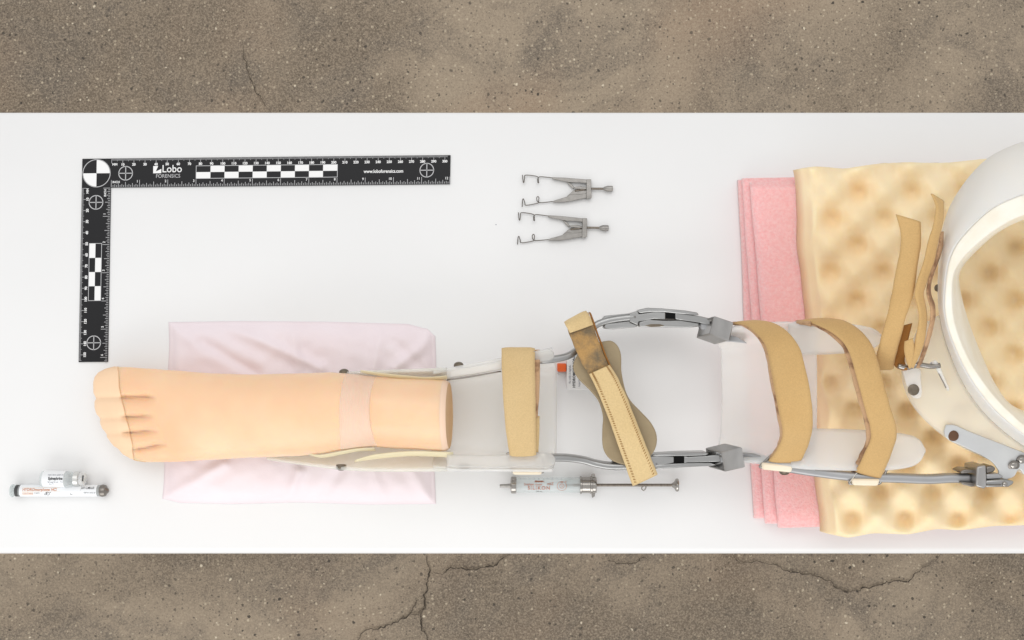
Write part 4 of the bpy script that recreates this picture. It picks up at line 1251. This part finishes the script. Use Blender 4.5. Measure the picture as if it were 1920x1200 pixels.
F = Flat(); tadd(F, "Dreiphasen", 6.6, 992, 908.2, xs=.62, bold=.12); tadd(F, "Duran", 5.4, 1011, 902.6, xs=1.1, bold=.2); tadd(F, "GmbH", 4.6, 1010, 908.8, xs=1.0, bold=.1); tadd(F, "mbZ", 7, 1032, 907.3, xs=.9, bold=.15)
F.poly([(1001, 905), (1004, 901), (1018, 901), (1022, 905), (1018, 903), (1004, 903)])
F.build("lettering", W, M['ink_rust'], barrel)
F = Flat(); F.ring(1053.5, 911.5, 9.2, 0.8); F.ring(1053.5, 911.5, 4.6, 0.9); tadd(F, "V", 6, 1054, 911.8); tadd(F, "mit", 4, 1053.5, 903.8, bold=.2); tadd(F, "R", 5, 1061.5, 903.2)
F.build("emblem", W, M['ink_rust'], barrel)
F = Flat(); tadd(F, "20 cc", 5.2, 1011, 923.3, bold=.12)
F.build("lettering", W, M['ink'], barrel)

# ------------------------------------------------------------------ prefilled cartridge
car = thing("drug_cartridge", P(115, 917), "slim clear drug cartridge with orange lettering lying against the small vial", "cartridge")
zc2 = 0.0058
AY = 920
def ax2(px, dy=0): return P(px, AY + dy, zc2)
axis2 = ax2(200) - ax2(25)
def L2(a, b): return (ax2(b) - ax2(a)).length
lathe("glass_tube", [(0, .0045), (.0004, .0051), (L2(22, 192), .0051), (L2(22, 193), .0045)], M['glass'], car, ax2(22), axis2, 36)
sleeve_l = lathe("label_sleeve", [(0, .00525), (L2(40, 184), .00525)], M['label'], car, ax2(40), axis2, 36)
lathe("stopper", [(0, .0030), (.0004, .0052), (L2(30, 37), .0052), (L2(30, 38), .003)], M['rubber'], car, ax2(30), axis2, 28)
lathe("cap", [(0, .0050), (L2(190, 195), .0056), (L2(190, 200), .0050), (L2(190, 201), .0034), (L2(190, 204), .0024), (L2(190, 206), .0012)], M['dark_steel'], car, ax2(188), axis2, 24)
lathe("flange", [(0, .0056), (.0008, .0060), (.0014, .0056)], M['glass'], car, ax2(22), axis2, 30)
W = wrap(AY, zc2, 0.00532)
W2 = wrap(AY, zc2, 0.00538)
F = Flat(); F.rect(41, 914, 112, 922.5); F.rect(41, 922.5, 62, 928)
F.build("orange_band", W, M['band_orange'], sleeve_l)
F = Flat(); tadd(F, "HYDROmorphone HCl", 7.4, 41.5, 918.2, xs=.90, bold=.16, align='LEFT')
tadd(F, "CONTAINS", 4.4, 41.5, 926, xs=.9, align='LEFT', bold=.05)
F.build("lettering", W2, M['ink_orange'], sleeve_l)
F = Flat(); tadd(F, "2 mg/mL", 3.6, 69, 924.6, xs=.8); F.ring(89, 926, 3.6, 0.8); F.rect(93, 923, 95, 924); tadd(F, "Rx", 4.2, 133, 927.3); tadd(F, "C-II", 5, 85.5, 926.4, rot=R(-40), bold=.1)
tadd(F, "LOT C.MB.LLR", 6.4, 151, 914.8, xs=.62, align='LEFT', bold=.15); F.rect(150, 911, 150.9, 919); tadd(F, "EXP 01 AUG 20", 3.8, 157, 924.2, xs=.85, align='LEFT')
F.build("lettering", W2, M['ink'], sleeve_l)

# ------------------------------------------------------------------ vial
vial = thing("small_vial", P(115, 897), "small clear glass vial with white label and grey crimped cap, lying beside the cartridge", "vial")
zc3 = 0.0078
VY = 897.5
def ax3(px): return P(px, VY, zc3)
ax3d = Vector((1, -0.02, 0))
def L3(a, b): return (ax3(b) - ax3(a)).length
lathe("glass_body", [(0, .0040), (.0006, .0066), (.0014, .0073), (L3(78, 128), .0073), (L3(78, 134), .0066), (L3(78, 139), .0052), (L3(78, 143), .0050)], M['glass'], vial, ax3(78), ax3d, 40)
lwrap = lathe("label_wrap", [(0, .00742), (L3(84, 124), .00742)], M['label'], vial, ax3(84), ax3d, 40)
lathe("crimp_cap", [(0, .0052), (.0002, .0064), (L3(140, 149), .0064), (L3(140, 150), .0058)], M['alu_cap'], vial, ax3(140), ax3d, 32)
ctop = lathe("cap_top", [(0, .0061), (L3(149, 157), .0061), (L3(149, 159), .0052)], M['milky'], vial, ax3(149.6), ax3d, 32)
F = Flat(); F.rect(153.2, 891, 156.2, 902.5)
F.build("cap_slot", wrap(VY, zc3, 0.0063), M['rubber'], ctop)
W = wrap(VY, zc3, 0.00752)
F = Flat(); tadd(F, "Epinephrine", 7.6, 103.5, 897.4, xs=.74, bold=.28)
F.build("lettering", W, M['ink'], lwrap)
F = Flat(); tadd(F, "NDC 0641-6007-10", 4.2, 103, 890.4, xs=.85); tadd(F, "50 mg/10 mL   Rx", 4.8, 103, 904.4, xs=.82, bold=.05); tadd(F, "For injection", 4.6, 100, 909, xs=.75, bold=.05)
F.build("lettering", W, M['ink_grey'], lwrap)

# ------------------------------------------------------------------ carton under the knee strap
box = thing("medicine_carton", P(1100, 700), "small white printed carton with an orange end, half hidden under the knee pad", "carton")
cbody = prism("carton_body", [(1063, 672), (1138, 672), (1138, 731), (1063, 731)], 0.2, 16, M['carton'], box, 0.0006)
prism("orange_end", [(1045.5, 682), (1062, 682), (1062, 697), (1045.5, 697)], 0.2, 14, M['orange'], box, 0.0008)
prism("rim_reflection", [(1046, 697.5), (1061, 697.5), (1061, 703), (1046, 703)], 0.2, 7, M['glass'], box, 0.0005)  # clear block standing in for the reflection on the table below the orange end
BP = lambda x, y: P(x, y, 0.0163)
F = Flat(); tadd(F, "HYDROMORPHONE", 7.0, 1076.5, 727, R(-90), xs=.95, align='LEFT', bold=.15)
F.build("lettering", BP, M['ink'], cbody)
F = Flat(); tadd(F, "Rx only 2 mg/mL", 5.2, 1068.5, 719, R(-90), xs=.95, align='LEFT', bold=.05); tadd(F, "Injection", 5.4, 1086, 725, R(-90), align='LEFT')
F.build("lettering", BP, M['ink_grey'], cbody)

# small crumbs on the table top
speck = dome("dirt_speck", P(930, 421, .0002), (0, 0, 1), .00045, .0003, M['ink_grey'], None, 7)
tag(speck, "tiny grey speck of dirt left of the lower eye speculum", "speck")
